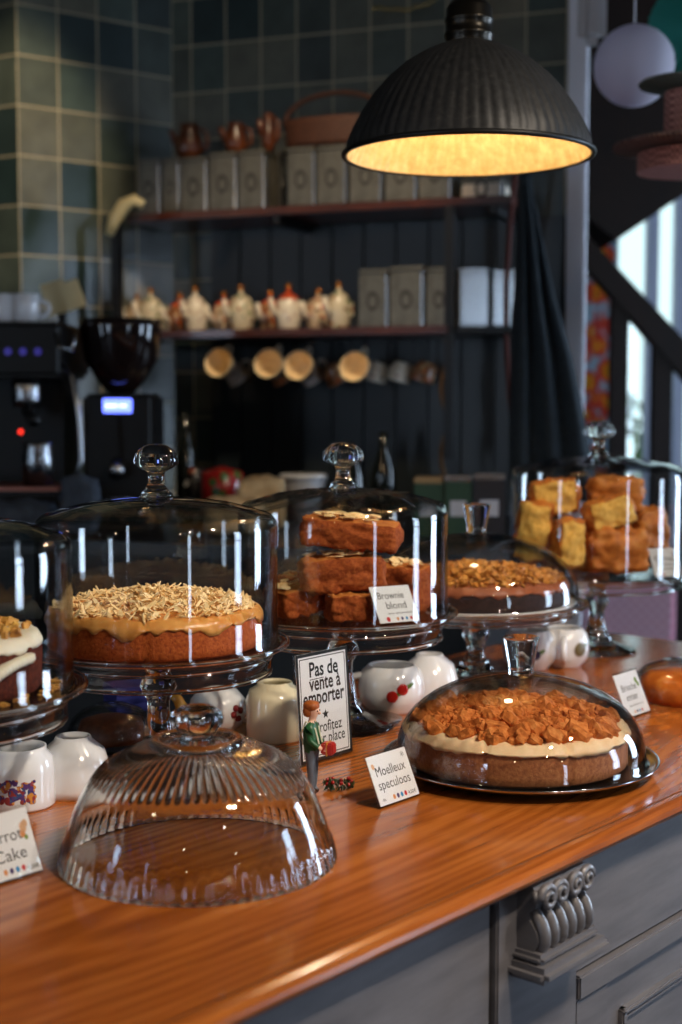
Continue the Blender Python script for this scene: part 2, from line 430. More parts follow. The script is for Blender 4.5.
for i in range(n+1):
    x = 1.08+.27*i/n; y = 6.9+.02*math.sin(i*1.1)
    a, b2 = bm.verts.new((x, y, .3)), bm.verts.new((x, y, 2.8))
    if prev: bm.faces.new((prev[0], a, b2, prev[1]))
    prev = (a, b2)
o = obj('curtain', bm, floral(), smooth=True); md = o.modifiers.new('s', 'SOLIDIFY'); md.thickness = .003
tag(o, 'floral curtain in red, yellow and blue hanging beside the far window', 'curtain')
# staircase
DS = 5.0
st = thing('staircase', 'dark wooden staircase with sloping handrail and square posts', 'staircase', (1.1, DS, 0))
def loc_st(px, py): p = atd(px, py, DS); return (p.x-1.1, 0, p.z)
bm = B(); prism(bm, [loc_st(568,214), loc_st(760,420), loc_st(760,462), loc_st(568,246)], (0,.09,0)); obj('handrail', bm, STAIRW, st)
for a, b_, top in ((613,630,300), (655,674,340), (706,722,400)):
    pa, pb = loc_st(a, top), loc_st(b_, top)
    bm = B(); box(bm, pa[0], pb[0], .01, .07, .2, pa[2]); obj('baluster', bm, STAIRW, st)
bm = B(); prism(bm, [loc_st(560,-60), loc_st(780,-60), loc_st(780,130), loc_st(682,196), loc_st(617,240), loc_st(597,225), loc_st(560,190)], (0,.5,0)); obj('stair_soffit', bm, STAIRW, st, label='dark boarded underside of the upper flight')
pa, pb = loc_st(568,560), loc_st(760,640)
bm = B(); box(bm, pa[0], pb[0], -.02, .1, 0, loc_st(600,575)[2]); obj('stringer', bm, STAIRW, st)

# ================================================================== COUNTER
OX, OY = P0.x, P0.y
T0, T1, ND = -1.9, .93, .72
prof = [(ND,.978),(-.008,.978),(-.014,.981),(-.019,.9855),(-.0215,.990),(-.0205,.995),(-.016,.9985),(-.009,1.0),(-.0018,1.0),(-.0014,.995),(.0010,.995),(.0014,1.0),(ND,1.0)]
bm = B(); prism(bm, [(T0, n_, z_) for n_, z_ in prof], (T1-T0,0,0))
ct = obj('countertop', bm, OAK, loc=(OX,OY,0), rot=(0,0,CROT))
tag(ct, 'long varnished orange-brown wooden countertop with a grooved rounded edge', 'countertop')
bm = B(); box(bm, T0, T1-.001, -.0013, .0009, .9955, .9992); obj('groove_line', bm, mat('dark_groove', (38,16,8), .7), ct)
cab = thing('counter_cabinet', 'grey painted counter front with a carved corbel under the wooden top', 'cabinet', (OX,OY,0), (0,0,CROT))
PN = .012
bm = B(); box(bm, T0+.03, T1-.03, PN+.012, ND-.06, 0, .9775); obj('carcass', bm, GREYP, cab)
def t_at(px, n):   # t along counter where column px meets plane n, near the lower frame
    k = (px-341)/1364.0; a = P0+CN*n
    return (k*a.y-a.x)/(CD.x-k*CD.y)
tp0, tp1 = t_at(498, PN-.006), t_at(578, PN-.006)
bm = B(); box(bm, T0+.03, tp0-.004, PN, PN+.012, .05, .9775, bev=.002); obj('side_panel', bm, GREYP, cab)
bm = B(); box(bm, tp0, tp1, PN-.006, PN+.012, 0, .9775, bev=.002); obj('pilaster', bm, GREYP, cab)
bm = B(); box(bm, tp1+.003, T1-.03, PN, PN+.012, .846, .9775, bev=.0015); obj('apron_panel', bm, GREYP, cab)
bm = B(); box(bm, tp1+.003, T1-.03, PN-.008, PN+.012, .818, .844, bev=.002); obj('rail', bm, GREYP, cab)
t2 = t_at(607, PN)
bm = B(); box(bm, tp1+.003, t2, PN-.003, PN+.012, .05, .8165, bev=.002); obj('stile', bm, GREYP, cab)
bm = B(); box(bm, t2+.002, T1-.03, PN+.001, PN+.012, .05, .8165, bev=.001)
obj('door_panel', bm, GREYP, cab)
bm = B()
for k, zz in enumerate((.775,.767)): box(bm, t2+.03+.008*k, T1-.06, PN-.008+.003*k, PN+.004, zz-.006, zz, bev=.002)
box(bm, t2+.03, t2+.04, PN-.006, PN+.004, .1, .775, bev=.002)
obj('moulding', bm, GREYP, cab)
# corbel
ca, cb = t_at(541, -.022), t_at(592, -.022)
cw = cb-ca
cor = B()
prof = [(.006,.975),(-.024,.975),(-.030,.968),(-.028,.955),(-.020,.948),(-.022,.940),(-.029,.930),(-.031,.921),(-.028,.913),(-.024,.908),(.006,.908)]
prism(cor, [(ca, n_, z_) for n_, z_ in prof], (cw,0,0))
corb = obj('corbel', cor, GREYP, cab)
bm = B()
for i in range(6):
    x = ca+cw*(i+.5)/6
    pts = [(x, -.018, .953),(x, -.023,.947),(x,-.029,.938),(x,-.033,.928),(x,-.033,.919),(x,-.029,.911),(x,-.023,.906)]
    tube(bm, pts, [.0035,.0058,.0068,.0070,.0066,.0055,.003], 10)
obj('flute', bm, GREYP, corb, smooth=True)
bm = B()
for sgn, x0 in ((1, ca+cw*.5),(-1, ca+cw*.5)):
    for j, (ox, rr) in enumerate(((.0135,.0125),(.036,.0135))):
        cx_ = x0+sgn*ox; pts = []
        for k in range(26):
            a = k/25*3.2*PI; q = rr*(1-k/25*.75)
            pts.append((cx_+sgn*math.cos(a)*q, -.033-.004*k/25, .9635+math.sin(a)*q*.95))
        tube(bm, pts, [.0042-.0018*k/25 for k in range(26)], 8)
    tube(bm, [(x0+sgn*.044,-.026,.958),(x0+sgn*.050,-.030,.964),(x0+sgn*.052,-.028,.972)], [.002,.005,.002], 8)
obj('scroll', bm, GREYP, corb, smooth=True, label='carved curling leaf scrolls')
bm = B(); box(bm, ca-.007, cb+.007, -.040, .006, .9000, .9105, bev=.004, seg=4); box(bm, ca-.015, cb+.015, -.050, .006, .8840, .9005, bev=.006, seg=4)
obj('corbel_base', bm, GREYP, corb)
corb.location = (0,.012,.0025)

# ================================================================== GLASS STANDS AND DOMES
def knob_mushroom(bm, z, s=1.0, lobes=0):
    pr = [(.021,0),(.019,.004),(.013,.010),(.0098,.017),(.0092,.024),(.0105,.030),(.020,.0345),(.0262,.039),(.0272,.044),(.0255,.050),(.021,.056),(.013,.0615),(.006,.063),(0,.0635)]
    pr = [(r*s, z+h*s) for r, h in pr]
    def mod(i, a, r, h):
        if lobes and i >= 5: r = r*(1+.06*math.cos(a*lobes))
        return r, h
    lathe(bm, [(0, z)]+pr, 48, mod)
def knob_tumbler(bm, z, s=1.0):
    pr = [(0,0),(.0165,0),(.0155,.004),(.0165,.012),(.0225,.042),(.0228,.045),(.0205,.0465),(0,.041)]
    lathe(bm, [(r*s, z+h*s) for r, h in pr], 48, lambda i, a, r, h: ((r*(1-.05*abs(math.sin(a*5))) if i > 0 else r), h))
def tall_lid(name, label, loc, R=.1445, H=.157, lobes=0, group=None):
    t = thing(name, label, 'glass lid', loc, 0, group)
    bm = B()
    out = [(0, H+.019),(.03,H+.0185),(.06,H+.016),(.09,H+.0115),(R-.03,H+.005)]+[(R-.018+.018*math.sin(math.radians(a)), H-.018+.018*math.cos(math.radians(a))+.001) for a in (5,20,38,56,74,90)]
    out += [(R, H*.75),(R, H*.5),(R, H*.25),(R,.006),(R+.002,.0015),(R+.002,0)]
    pr = shell(out, .0028)
    pr = [p for p in pr]
    def mod(i, a, r, z):
        if lobes and r > .03 and z > H-.012: z += .0022*math.sin(a*lobes+r*60)*min(1,(r-.03)/.04)
        return r, z
    lathe(bm, pr, 128, mod)
    obj('glass_cover', bm, TG, t, smooth=True)
    bm = B(); knob_mushroom(bm, H+.0195, 1.0, lobes); obj('knob', bm, SG, t, smooth=True)
    return t
def stand(name, label, loc, R=.156, h=.145, skirt=.03, SR=.139, group=None, rim=.004):
    """loc = point on the countertop; plate surface ends h above it"""
    t = thing(name, label, 'cake stand', loc, 0, group)
    bm = B(); z = h
    pr = [(0, z),(SR, z),(R-.008, z+.0015),(R-.001, z+rim),(R+.001, z+rim-.002),(R-.001, z-.002),(SR+.006, z-.006),(SR+.0015,z-.009),(SR, z-.012),(SR-.002, z-skirt),(SR-.006, z-skirt-.001),(SR-.0065,z-.012),(SR-.012, z-.0075),(0, z-.0065)]
    lathe(bm, pr, 128); obj('plate', bm, TG, t, smooth=True)
    bm = B(); bead = lambda r0, z0, q: lathe(bm, [(r0+q*math.cos(2*PI*k/10), z0+q*math.sin(2*PI*k/10)) for k in range(10)], 128, closed=True)
    bead(R+.0005, z+rim-.002, .0028); obj('plate_rim', bm, SG, t, smooth=True)
    bm = B(); bead(SR-.003, z-skirt-.002, .0026); bead(SR-.001, z-skirt*.45, .0016); obj('skirt_ring', bm, SG, t, smooth=True)
    bm = B(); zt = h-.0067
    pr = [(0,zt),(.030,zt),(.022,zt-.008),(.0155,zt-.018),(.015,zt-.028),(.020,zt-.036),(.0225,zt-.044),(.019,zt-.052),(.0135,zt-.062),(.0135,zt-.075),(.021,.034),(.030,.024),(.030,.021),(0,.021)]
    lathe(bm, pr, 48); obj('stem', bm, SG, t, smooth=True)
    bm = B()
    pr = [(0,.0208),(.030,.0205),(.044,.013),(.064,.006),(.071,.004),(.072,.001),(.069,0.0003),(.05,.003),(.02,.006),(0,.006)]
    lathe(bm, pr, 96); obj('foot', bm, SG, t, smooth=True)
    return t
def low_dome(name, label, loc, R=.152, H=.108, group=None):
    t = thing(name, label, 'glass dome', loc, 0, group)
    bm = B()
    out = [(0,H)]+[(R*math.sin(math.radians(a)), .012+(H-.012)*math.cos(math.radians(a))**.92) for a in (6,12,20,28,36,44,52,60,68,75,82,88)]+[(R,.012),(R+.001,.004),(R+.005,.0015),(R+.005,0)]
    lathe(bm, shell(out, .0026), 128); obj('glass_cover', bm, TG, t, smooth=True)
    bm = B(); knob_tumbler(bm, H+.0006); obj('knob', bm, SG, t, smooth=True)
    return t

pL = at(158, 776); pM = atd(343, 402, 1.945); pM.z = 1.0
# solve centre positions from where plate surfaces are seen
HP = .159
def plate_c(px, py): p = at(px, py, 1+HP); return Vector((p.x, p.y, 1.0))
cL = plate_c(158, 644); cM = plate_c(343, 613); cX = plate_c(-71, 690)
S = 'tall glass lids over the cake stands'; SS = 'clear glass cake stands'
stand('cake_stand', 'clear glass pedestal stand carrying the almond-topped cake', cL, h=HP, group=SS)
stand('cake_stand', 'clear glass pedestal stand carrying the brownies', cM, h=HP, group=SS)
stand('cake_stand', 'clear glass pedestal stand with the white-iced dark cake, cut off by the left edge', cX, h=HP, group=SS)
up = Vector((0,0,HP+.0015))
tall_lid('glass_cloche', 'tall clear glass lid with mushroom knob over the almond-topped cake', cL+up, group=S)
tall_lid('glass_cloche', 'tall clear glass lid with rippled top over the brownies', cM+up, H=.152, lobes=14, group=S)
tall_lid('glass_cloche', 'tall clear glass lid over the white-iced cake at the left edge', cX+up, group=S)
# scone / lemon cake stand, far right
hS = .142; p = at(597, 573, 1+hS); cS = Vector((p.x, p.y, 1.0))
stand('cake_stand', 'clear glass pedestal stand carrying the lemon cake chunks', cS, R=.168, SR=.15, h=hS, skirt=.018, group=SS)
tall_lid('glass_cloche', 'tall clear glass lid over the lemon cake chunks, farthest along the counter', cS+Vector((0,0,hS+.0015)), R=.157, H=.190, lobes=10, group=S)
# chocolate cake stand
hC = .128; p = at(476, 603, 1+hC); cC = Vector((p.x, p.y, 1.0))
stand('cake_stand', 'clear glass pedestal stand carrying the chocolate nut cake', cC, R=.176, SR=.16, h=hC, skirt=.012, group=SS)
GD = 'low glass domes with tumbler shaped knobs'
low_dome('glass_cake_dome', 'low clear glass dome over the chocolate nut cake', cC+Vector((0,0,hC+.0052)), R=.163, H=.108, group=GD)
bm = B(); lathe(bm, [(0,0),(.150,0),(.158,.0025),(.159,.004),(.157,.0045),(.148,.003),(0,.003)], 96)
o = obj('cake_board', bm, mat('silver_board', (232,234,240), .3), loc=cC+Vector((0,0,hC+.0006)), smooth=True); tag(o, 'silvery white round board under the chocolate nut cake', 'cake board')
# speculoos tray
cT = at(520, 758, 1.012); cT.z = 1.0
bm = B(); lathe(bm, [(0,.0005),(.12,.0005),(.125,.006),(.150,.010),(.163,.016),(.1655,.0175),(.166,.0155),(.164,.0135),(.168,.0125)], 128)
bm.free(); bm = B(); RT = .169
lathe(bm, [(0,.0003),(.120,.0003),(.135,.004),(.152,.0075),(RT-.004,.013),(RT,.0165),(RT-.001,.0175),(RT-.006,.0155),(.152,.0105),(0,.0100)], 128)
o = obj('serving_tray', bm, TRAYM, loc=cT, smooth=True); tag(o, 'round dark metal tray with bright rim under the biscuit crumble cake', 'tray')
low_dome('glass_cake_dome', 'low clear glass dome over the biscuit crumble cake, on a dark tray', cT+Vector((0,0,.0108)), R=.152, H=.106, group=GD)

# fluted empty dome in front
cD = at(198, 858)
t = thing('fluted_glass_dome', 'empty low glass dome with radial flutes, standing on the bare counter in front', 'glass dome', cD)
t.scale = (.985,.985,.985)
bm = B()
out = [(0,.1185),(.030,.1180),(.038,.1165),(.046,.1158),(.052,.1150),(.062,.1125),(.074,.1075),(.085,.1015),(.094,.0955),(.101,.0895),(.106,.0840),(.111,.077),(.117,.066),(.1235,.051),(.129,.037),(.1330,.0225),(.1340,.0195),(.1355,.014),(.1372,.007),(.1385,.0015),(.1385,0)]
pr = shell(out, .0042); NO = len(out)
def fl(i, a, r, z):
    j = i if i < NO else 2*NO-1-i
    s = 1 if i < NO else -.3
    if 3 <= j <= 9:
        k = (.5,1,1,1,1,1,.5)[j-3]; d = .0015*k*(abs(math.sin(a*35))**.8)*s
        return r+d*.6, z+d
    if 16 <= j <= 19: return r+.0017*abs(math.sin(a*34))*(s if i < NO else -.2), z
    return r, z
lathe(bm, pr, 560, fl); obj('glass_cover', bm, SG, t, smooth=True)
bm = B(); lathe(bm, [(0,.1190),(.018,.1190),(.0155,.1225),(.0155,.127),(.0205,.132),(.0255,.1375),(.0262,.1435),(.0235,.150),(.016,.1545),(.006,.156),(0,.1563)], 64, lambda i,a,r,z: (r*(1+.025*math.cos(a*8)), z))
obj('knob', bm, SG, t, smooth=True)
bm = B(); lathe(bm, [(.032,.1165),(.046,.1140),(.0475,.118),(.0465,.1225),(.043,.1245),(.038,.1235),(.033,.120)], 96, closed=True); obj('collar_ring', bm, SG, t, smooth=True)

# ================================================================== CAKES
def cake_body(R, h, seed, top_round=.006, cuts=(), amp=.0012, n=160):
    bm = B(); prof = [(0,0),(R*.5,0),(R-.003,0),(R,.003),(R,h*.3),(R,h*.6),(R,h-top_round),(R-top_round*.4,h-top_round*.3),(R-top_round,h),(R*.8,h),(R*.5,h),(0,h)]
    def mod(i, a, r, z):
        d = noise.noise(Vector((math.cos(a)*30*R*10, math.sin(a)*30*R*10, z*400+seed)))*amp
        for c in cuts:
            da = (a-c+PI) % (2*PI)-PI
            if abs(da) < .018: d -= .0045*(1-abs(da)/.018)
        return r+d, z+(d if z > 0 else 0)
    lathe(bm, prof, n, mod); return bm
def frosting(R, h, over, drop, seed, amp=.006, n=200, cuts=(), thick=.003):
    """cap over the top that runs down the side with a wavy lower edge"""
    bm = B(); rings = 9
    prof = [(0,h+thick*1.5),(R*.4,h+thick*1.6),(R*.75,h+thick*1.6),(R-.012,h+thick*1.6),(R-.003,h+thick*1.2),(R+over,h-.002),(R+over+.0005,h-drop*.5),(R+over,h-drop),(R-.002,h-drop-.0005),(R-.003,h-.004),(R-.02,h-.002),(0,h-.002)]
    def mod(i, a, r, z):
        nz = noise.noise(Vector((math.cos(a)*4+seed, math.sin(a)*4, 0)))+.5*noise.noise(Vector((math.cos(a)*11+seed, math.sin(a)*11, 3)))
        rp = noise.noise(Vector((math.cos(a)*r*90, math.sin(a)*r*90, seed)))*thick*.8 if i <= 4 else 0
        if i in (6,7,8):
            z -= max(-drop*.7, nz*amp*(1 if i > 6 else .5))
        if i in (5,6,7): r += noise.noise(Vector((math.cos(a)*16, math.sin(a)*16, seed+5)))*.0018
        for c in cuts:
            da = (a-c+PI) % (2*PI)-PI
            if abs(da) < .03 and i >= 3:
                r -= .004*(1-abs(da)/.03)
                if i <= 5: z -= .003*(1-abs(da)/.03)
        return r, z+rp
    lathe(bm, prof, n, mod); return bm
SPONGE = noisy('golden_brown_sponge', [(.25,(110,38,12)),(.5,(168,78,28)),(.8,(200,112,48))], 260, .75, .6, .002, spec=.25)
CARAM = noisy('caramel_frosting', [(.3,(206,130,56)),(.7,(236,176,100))], 40, .3, .15, .001, spec=.5, sub=.1)
ALM = noisy('toasted_almond', [(.3,(214,160,96)),(.5,(250,218,158)),(.8,(255,240,206))], 60, .55, .1, .0005)
# almond cake
kL = thing('almond_cake', 'round golden sponge cake with caramel frosting heaped with slivered almonds', 'cake', cL+Vector((-.003,0,HP+.0008)))
R = .128; H = .040
CUTL = [math.radians(x) for x in (-88, -38, -140)]
obj('sponge', cake_body(R, H, 1, cuts=CUTL), SPONGE, kL, smooth=True)
obj('frosting', frosting(R, H, .0015, .008, 3, amp=.013, cuts=CUTL, thick=.004), CARAM, kL, smooth=True)
def slivers(count, R, h, seed, size=(.016,.0035,.0012), pile=.012, rmin=0, mtx=None, tilt=.9, power=.62):
    rnd = random.Random(seed); bm = B()
    for i in range(count):
        a = rnd.random()*2*PI; rr = rmin+(R-rmin)*rnd.random()**power
        z = h+pile*(1-(rr/R)**2)*rnd.random()+.002
        q = Euler((rnd.uniform(-tilt,tilt), rnd.uniform(-tilt,tilt), rnd.random()*6.28)).to_matrix().to_4x4(); q.translation = (rr*math.cos(a), rr*math.sin(a), z)
        s = rnd.uniform(.6,1.2); w, l, tt = size[0]*s/2, size[1]*rnd.uniform(.7,1.4)/2, size[2]/2
        vs = []
        for zz in (-tt, tt):
            vs.append([bm.verts.new(q @ Vector(v)) for v in ((-w,0,zz),(-w*.5,-l,zz),(w*.5,-l,zz+.001),(w,0,zz+.0016),(w*.5,l,zz+.001),(-w*.5,l,zz))])
        bm.faces.new(list(reversed(vs[0]))); bm.faces.new(vs[1])
        for k in range(6): bm.faces.new((vs[0][k], vs[0][(k+1)%6], vs[1][(k+1)%6], vs[1][k]))
    return bm
obj('slivered_almonds', slivers(900, R-.008, H+.006, 2, size=(.018,.0042,.0014), pile=.018), ALM, kL, kind='stuff')

# white iced carrot cake
kX = thing('carrot_cake', 'tall dark carrot cake with white icing and chopped nuts at the left edge', 'cake', cX+Vector((0,0,HP+.0008)))
RX = .112; HX = .052
DKS = noisy('dark_carrot_sponge', [(.25,(44,14,10)),(.55,(92,38,22)),(.85,(140,72,40))], 220, .8, .7, .003, spec=.2)
ICING = noisy('cream_cheese_icing', [(.3,(226,212,184)),(.7,(246,238,220))], 30, .45, .2, .002, sub=.1)
obj('sponge', cake_body(RX, HX, 5, amp=.002), DKS, kX, smooth=True)
obj('icing', frosting(RX, HX, .001, .007, 8, amp=.006, thick=.004), ICING, kX, smooth=True)
rnd = random.Random(5); bm = B()
a0 = math.radians(-28)
for k in range(14):
    a = a0-.3+.5*k/13; z = .024+.012*math.sin(k/13*PI)*.3+.014*k/13
    rock(bm, (math.cos(a)*(RX+.0005), math.sin(a)*(RX+.0005), z), (.014,.014,.009), k, 2, .1, .7)
obj('filling', bm, ICING, kX, smooth=True, label='white cream filling showing at the side')
NUTS = noisy('chopped_nuts', [(.25,(120,64,30)),(.5,(206,150,70)),(.75,(226,186,90))], 45, .6, .2, .001)
bm = B()
for i in range(190):
    a = rnd.random()*2*PI; rr = (RX-.012)*rnd.random()**.5; s = rnd.uniform(.004,.009)
    rock(bm, (rr*math.cos(a), rr*math.sin(a), HX+.009), (s*1.4,s,s*.8), i, 1, .3, .3, Euler((rnd.random()*3,rnd.random()*3,rnd.random()*3)))
obj('chopped_nuts', bm, NUTS, kX, kind='stuff')
bm = B()
for i in range(40):
    a = math.radians(rnd.uniform(-100,60)); rr = RX+rnd.uniform(.002,.02); s = rnd.uniform(.002,.006)
    rock(bm, (rr*math.cos(a), rr*math.sin(a), s*.3), (s*1.4,s,s*.7), i, 1, .3, .3)
obj('crumbs', bm, NUTS, kX, kind='stuff')

# biscuit crumble cake
kT = thing('speculoos_cake', 'wide round cake with cream layer and crushed spiced biscuit topping', 'cake', cT+Vector((-.006,0,.0108)))
RB = .136; HB = .042
SIDE = noisy('brown_cake_side', [(.25,(116,62,32)),(.5,(158,96,56)),(.8,(186,126,80))], 230, .7, .4, .0015)
CREAMF = noisy('pale_caramel_cream', [(.3,(226,186,140)),(.7,(244,216,178))], 24, .45, .2, .002, sub=.1)
CUTS = [math.radians(x) for x in (-112,-70,-20,-160)]
obj('sponge', cake_body(RB, HB, 9, cuts=CUTS), SIDE, kT, smooth=True)
obj('cream', frosting(RB, HB, .003, .005, 12, amp=.008, cuts=CUTS, thick=.0046), CREAMF, kT, smooth=True)
BISC = noisy('crushed_biscuit', [(.25,(120,58,20)),(.5,(196,112,50)),(.75,(230,158,90))], 90, .75, .5, .002, spec=.2)
rnd = random.Random(11); bm = B()
for i in range(800):
    a = rnd.random()*2*PI; rr = (RB-.015)*rnd.random()**.5; s = rnd.uniform(.006,.013) if i % 6 else rnd.uniform(.014,.024)
    z = HB+.008+.012*(1-(rr/RB)**3)*rnd.random()
    rock(bm, (rr*math.cos(a), rr*math.sin(a), z), (s*1.3,s,s*.75), i, 2, .2, .4, Euler((rnd.random()*.8,rnd.random()*.8,rnd.random()*3)))
obj('biscuit_crumble', bm, BISC, kT, kind='stuff')

# chocolate nut cake
kC = thing('chocolate_cake', 'dark chocolate cake with chocolate cream and toasted nut topping', 'cake', cC+Vector((0,0,hC+.0037)))
RC = .146; HC = .032
CHOC = noisy('dark_chocolate_cake', [(.3,(26,12,10)),(.7,(56,28,22))], 200, .7, .5, .002)
GAN = noisy('milk_chocolate_cream', [(.3,(128,70,44)),(.7,(168,100,68))], 30, .45, .2, .002)
obj('sponge', cake_body(RC, HC, 19), CHOC, kC, smooth=True)
obj('frosting', frosting(RC, HC, .0015, .006, 21, amp=.012, thick=.005), GAN, kC, smooth=True)
TN = noisy('toasted_nut_mix', [(.25,(104,54,20)),(.5,(190,124,50)),(.8,(232,180,96))], 70, .55, .3, .001)
obj('nut_topping', slivers(1000, RC-.006, HC+.007, 23, size=(.014,.007,.0025), pile=.02), TN, kC, kind='stuff')

# brownies (blond) : individual pieces
BRN = noisy('brownie_crumb', [(.25,(110,42,16)),(.5,(156,76,32)),(.8,(190,110,56))], 180, .8, .7, .003, spec=.2)
BRT = noisy('brownie_crust', [(.25,(150,78,30)),(.55,(190,116,52)),(.8,(216,150,84))], 60, .6, .5, .002, spec=.3)
GB = 'blond brownies stacked on the middle stand'
zP = 1+HP+.001
def brownie(label, px, py, Y, size, rot, seed, flakes=True, z=None):
    p = atd(px, py, Y)
    if z is not None: p.z = z
    t = thing('brownie', label, 'brownie', p-Vector((0,0,size[2]/2)), Euler(rot), GB)
    bm = B(); rock(bm, (0,0,size[2]/2), size, seed, 13, .20, .22, freq=2.0, mi_fn=lambda n, c: 1 if n.z > .7 else 0)
    obj('crumb_body', bm, [BRN, BRT], t, smooth=True)
    if flakes:
        bm = slivers(22, min(size[0],size[1])*.46, size[2]+.002, seed, size=(.016,.010,.001), pile=.003, tilt=.35)
        for v in bm.verts: v.co.x *= size[0]/min(size[0],size[1])*.9
        obj('almond_flakes', bm, ALM, t, kind='stuff')
    return t
Yb = cM.y
bh = .037
brownie('long blond brownie on top of the pile, with white almond flakes', 350, 549, Yb-.02, (.132,.075,bh), (0,math.radians(5),math.radians(-6)), 31, z=zP+2*bh+.019+.019)
brownie('long rough blond brownie in the middle layer of the pile', 342, 583, Yb-.03, (.110,.080,.044), (0,math.radians(-3),math.radians(6)), 32, z=zP+bh+.022)
brownie('small brownie block at the bottom front of the pile', 350, 609, Yb-.062, (.060,.050,.034), (0,0,math.radians(12)), 33, False, z=zP+.017)
brownie('brownie leaning at the right of the pile behind the name card', 400, 583, Yb+.035, (.070,.085,.062), (0,math.radians(4),math.radians(-20)), 34, z=zP+.031)
brownie('brownie lying at the left of the pile, dotted with flakes', 299, 598, Yb-.02, (.072,.07,.036), (0,math.radians(-8),math.radians(30)), 35, z=zP+.022)
brownie('brownie at the back of the pile under the middle layer', 350, 600, Yb+.03, (.10,.06,.036), (0,0,math.radians(-4)), 36, False, z=zP+.018)
brownie('dark edged brownie at the far left back of the pile', 292, 585, Yb+.055, (.07,.06,.036), (0,math.radians(10),math.radians(70)), 37, z=zP+.024)
# lemon cake chunks
LC = noisy('yellow_lemon_crumb', [(.25,(204,146,62)),(.5,(244,194,98)),(.8,(250,214,132))], 150, .8, .6, .002, spec=.2)
LCR = noisy('baked_orange_crust', [(.25,(138,72,24)),(.5,(204,122,50)),(.75,(232,166,86))], 45, .55, .3, .002, spec=.4)
GS = 'lemon cake chunks under the far lid'
def chunk(label, px, py, dY, size, rot, seed, face='-y'):
    p = atd(px, py, cS.y+dY); t = thing('cake_chunk', label, 'cake piece', p, Euler(tuple(math.radians(r) for r in rot)), GS)
    fn = {'-y': lambda n, c: 0 if n.y < -.7 or n.y > .7 else 1, 'none': lambda n, c: 1, 'x': lambda n, c: 0 if abs(n.x) > .7 else 1}[face]
    bm = B(); rock(bm, (0,0,0), size, seed, 12, .22, .40, freq=1.5, mi_fn=fn); obj('crumb_body', bm, [LC, LCR], t, smooth=True)
chunk('tall lemon cake chunk leaning at the left, cut face forward', 534, 531, -.02, (.058,.06,.105), (0,8,-12), 41)
chunk('lemon cake chunk standing upright in the middle front', 568, 543, -.065, (.045,.05,.085), (0,4,14), 42)
chunk('lemon cake chunk on the top left of the pile', 555, 497, .0, (.080,.055,.058), (0,-6,-8), 43)
chunk('yellow cut lemon cake chunk resting on the crusty one', 609, 512, -.045, (.085,.055,.052), (0,-14,10), 44)
chunk('crusty lemon cake chunk at the back top of the pile', 615, 494, .035, (.095,.06,.06), (0,3,0), 45, 'none')
chunk('large crusty lemon cake chunk at the bottom front', 616, 549, -.055, (.100,.06,.072), (0,0,6), 46, 'none')
chunk('lemon cake chunk at the right back beside the name card', 648, 531, .055, (.056,.06,.085), (0,-10,20), 47, 'none')
chunk('lemon cake chunk at the bottom back of the pile', 575, 545, .06, (.12,.06,.08), (0,0,0), 48, '-y')

# ================================================================== CARDS
def acrylic_card(label, base, w, h, lean, lines, yaw=CROT, name='price_card', foot=.03, motifs=(), dots=None, frame=False, star=None, group='printed cards in clear holders'):
    a = PI/2-lean
    t = thing(name, label, 'sign', base+Vector((0,0,.0012)), Euler((a, 0, yaw)), group)
    bm = B(); box(bm, -w/2-.003, w/2+.003, 0, h+.005, -.0025, -.0014); box(bm, -w/2-.003, w/2+.003, 0, h+.005, .0004, .0012)
    L_ = foot; d = Vector((0, math.cos(a), -math.sin(a)))
    nrm = Vector((0, math.sin(a), math.cos(a)))
    prism(bm, [Vector((-w/2-.003,0,-.002)), Vector((w/2+.003,0,-.002)), Vector((w/2+.003,0,-.002))+d*L_, Vector((-w/2-.003,0,-.002))+d*L_], nrm*.0012)
    obj('clear_holder', bm, TG, t)
    bm = B(); box(bm, -w/2, w/2, .002, h+.002, -.0012, -.0004); obj('paper', bm, PAPER, t)
    zf = -.0003
    if frame:
        for ins, wd, in ((.0, .0042), (.0062, .0012)):
            bm = B(); x0, x1, y0, y1 = -w/2+ins, w/2-ins, .002+ins, h+.002-ins
            box(bm, x0, x1, y0, y0+wd, zf-.0001, zf); box(bm, x0, x1, y1-wd, y1, zf-.0001, zf); box(bm, x0, x0+wd, y0, y1, zf-.0001, zf); box(bm, x1-wd, x1, y0, y1, zf-.0001, zf)
            obj('printed_border', bm, INK, t)
    for (s, cx, cy, tw, thh, bold) in lines:
        text('lettering', s, tw, thh, INK, t, (cx, cy, zf), bold)
    if star:
        bm = B(); vs = [bm.verts.new((star[0]+star[2]*(1 if k % 2 == 0 else .45)*math.sin(k*PI/5), star[1]+star[2]*(1 if k % 2 == 0 else .45)*math.cos(k*PI/5), zf)) for k in range(10)]
        bm.faces.new(vs); obj('printed_star', bm, INK, t)
    for (cx, cy, r_, m_) in (dots or ()):
        bm = B(); lathe(bm, [(0,0),(r_,0),(r_,.0001),(0,.0001)], 14, lambda i, aa, r, z: (r, z))
        for v in bm.verts: v.co.y *= 1.3
        obj('printed_motif', bm, m_, t, loc=(cx, cy, zf))
    return t
GREEN_I = mat('green_ink', (120,150,60), .6); PALE_O = mat('peach_ink', (228,180,140), .6)
def rowdots(w, y, r=.0022, x0=-.008):
    return [(x0+i*.0068, y, r, m_) for i, m_ in enumerate((ORA_I, PURP_I, BLUE_I, RED_I))]
bl, br = at(381, 811), at(421, 795)
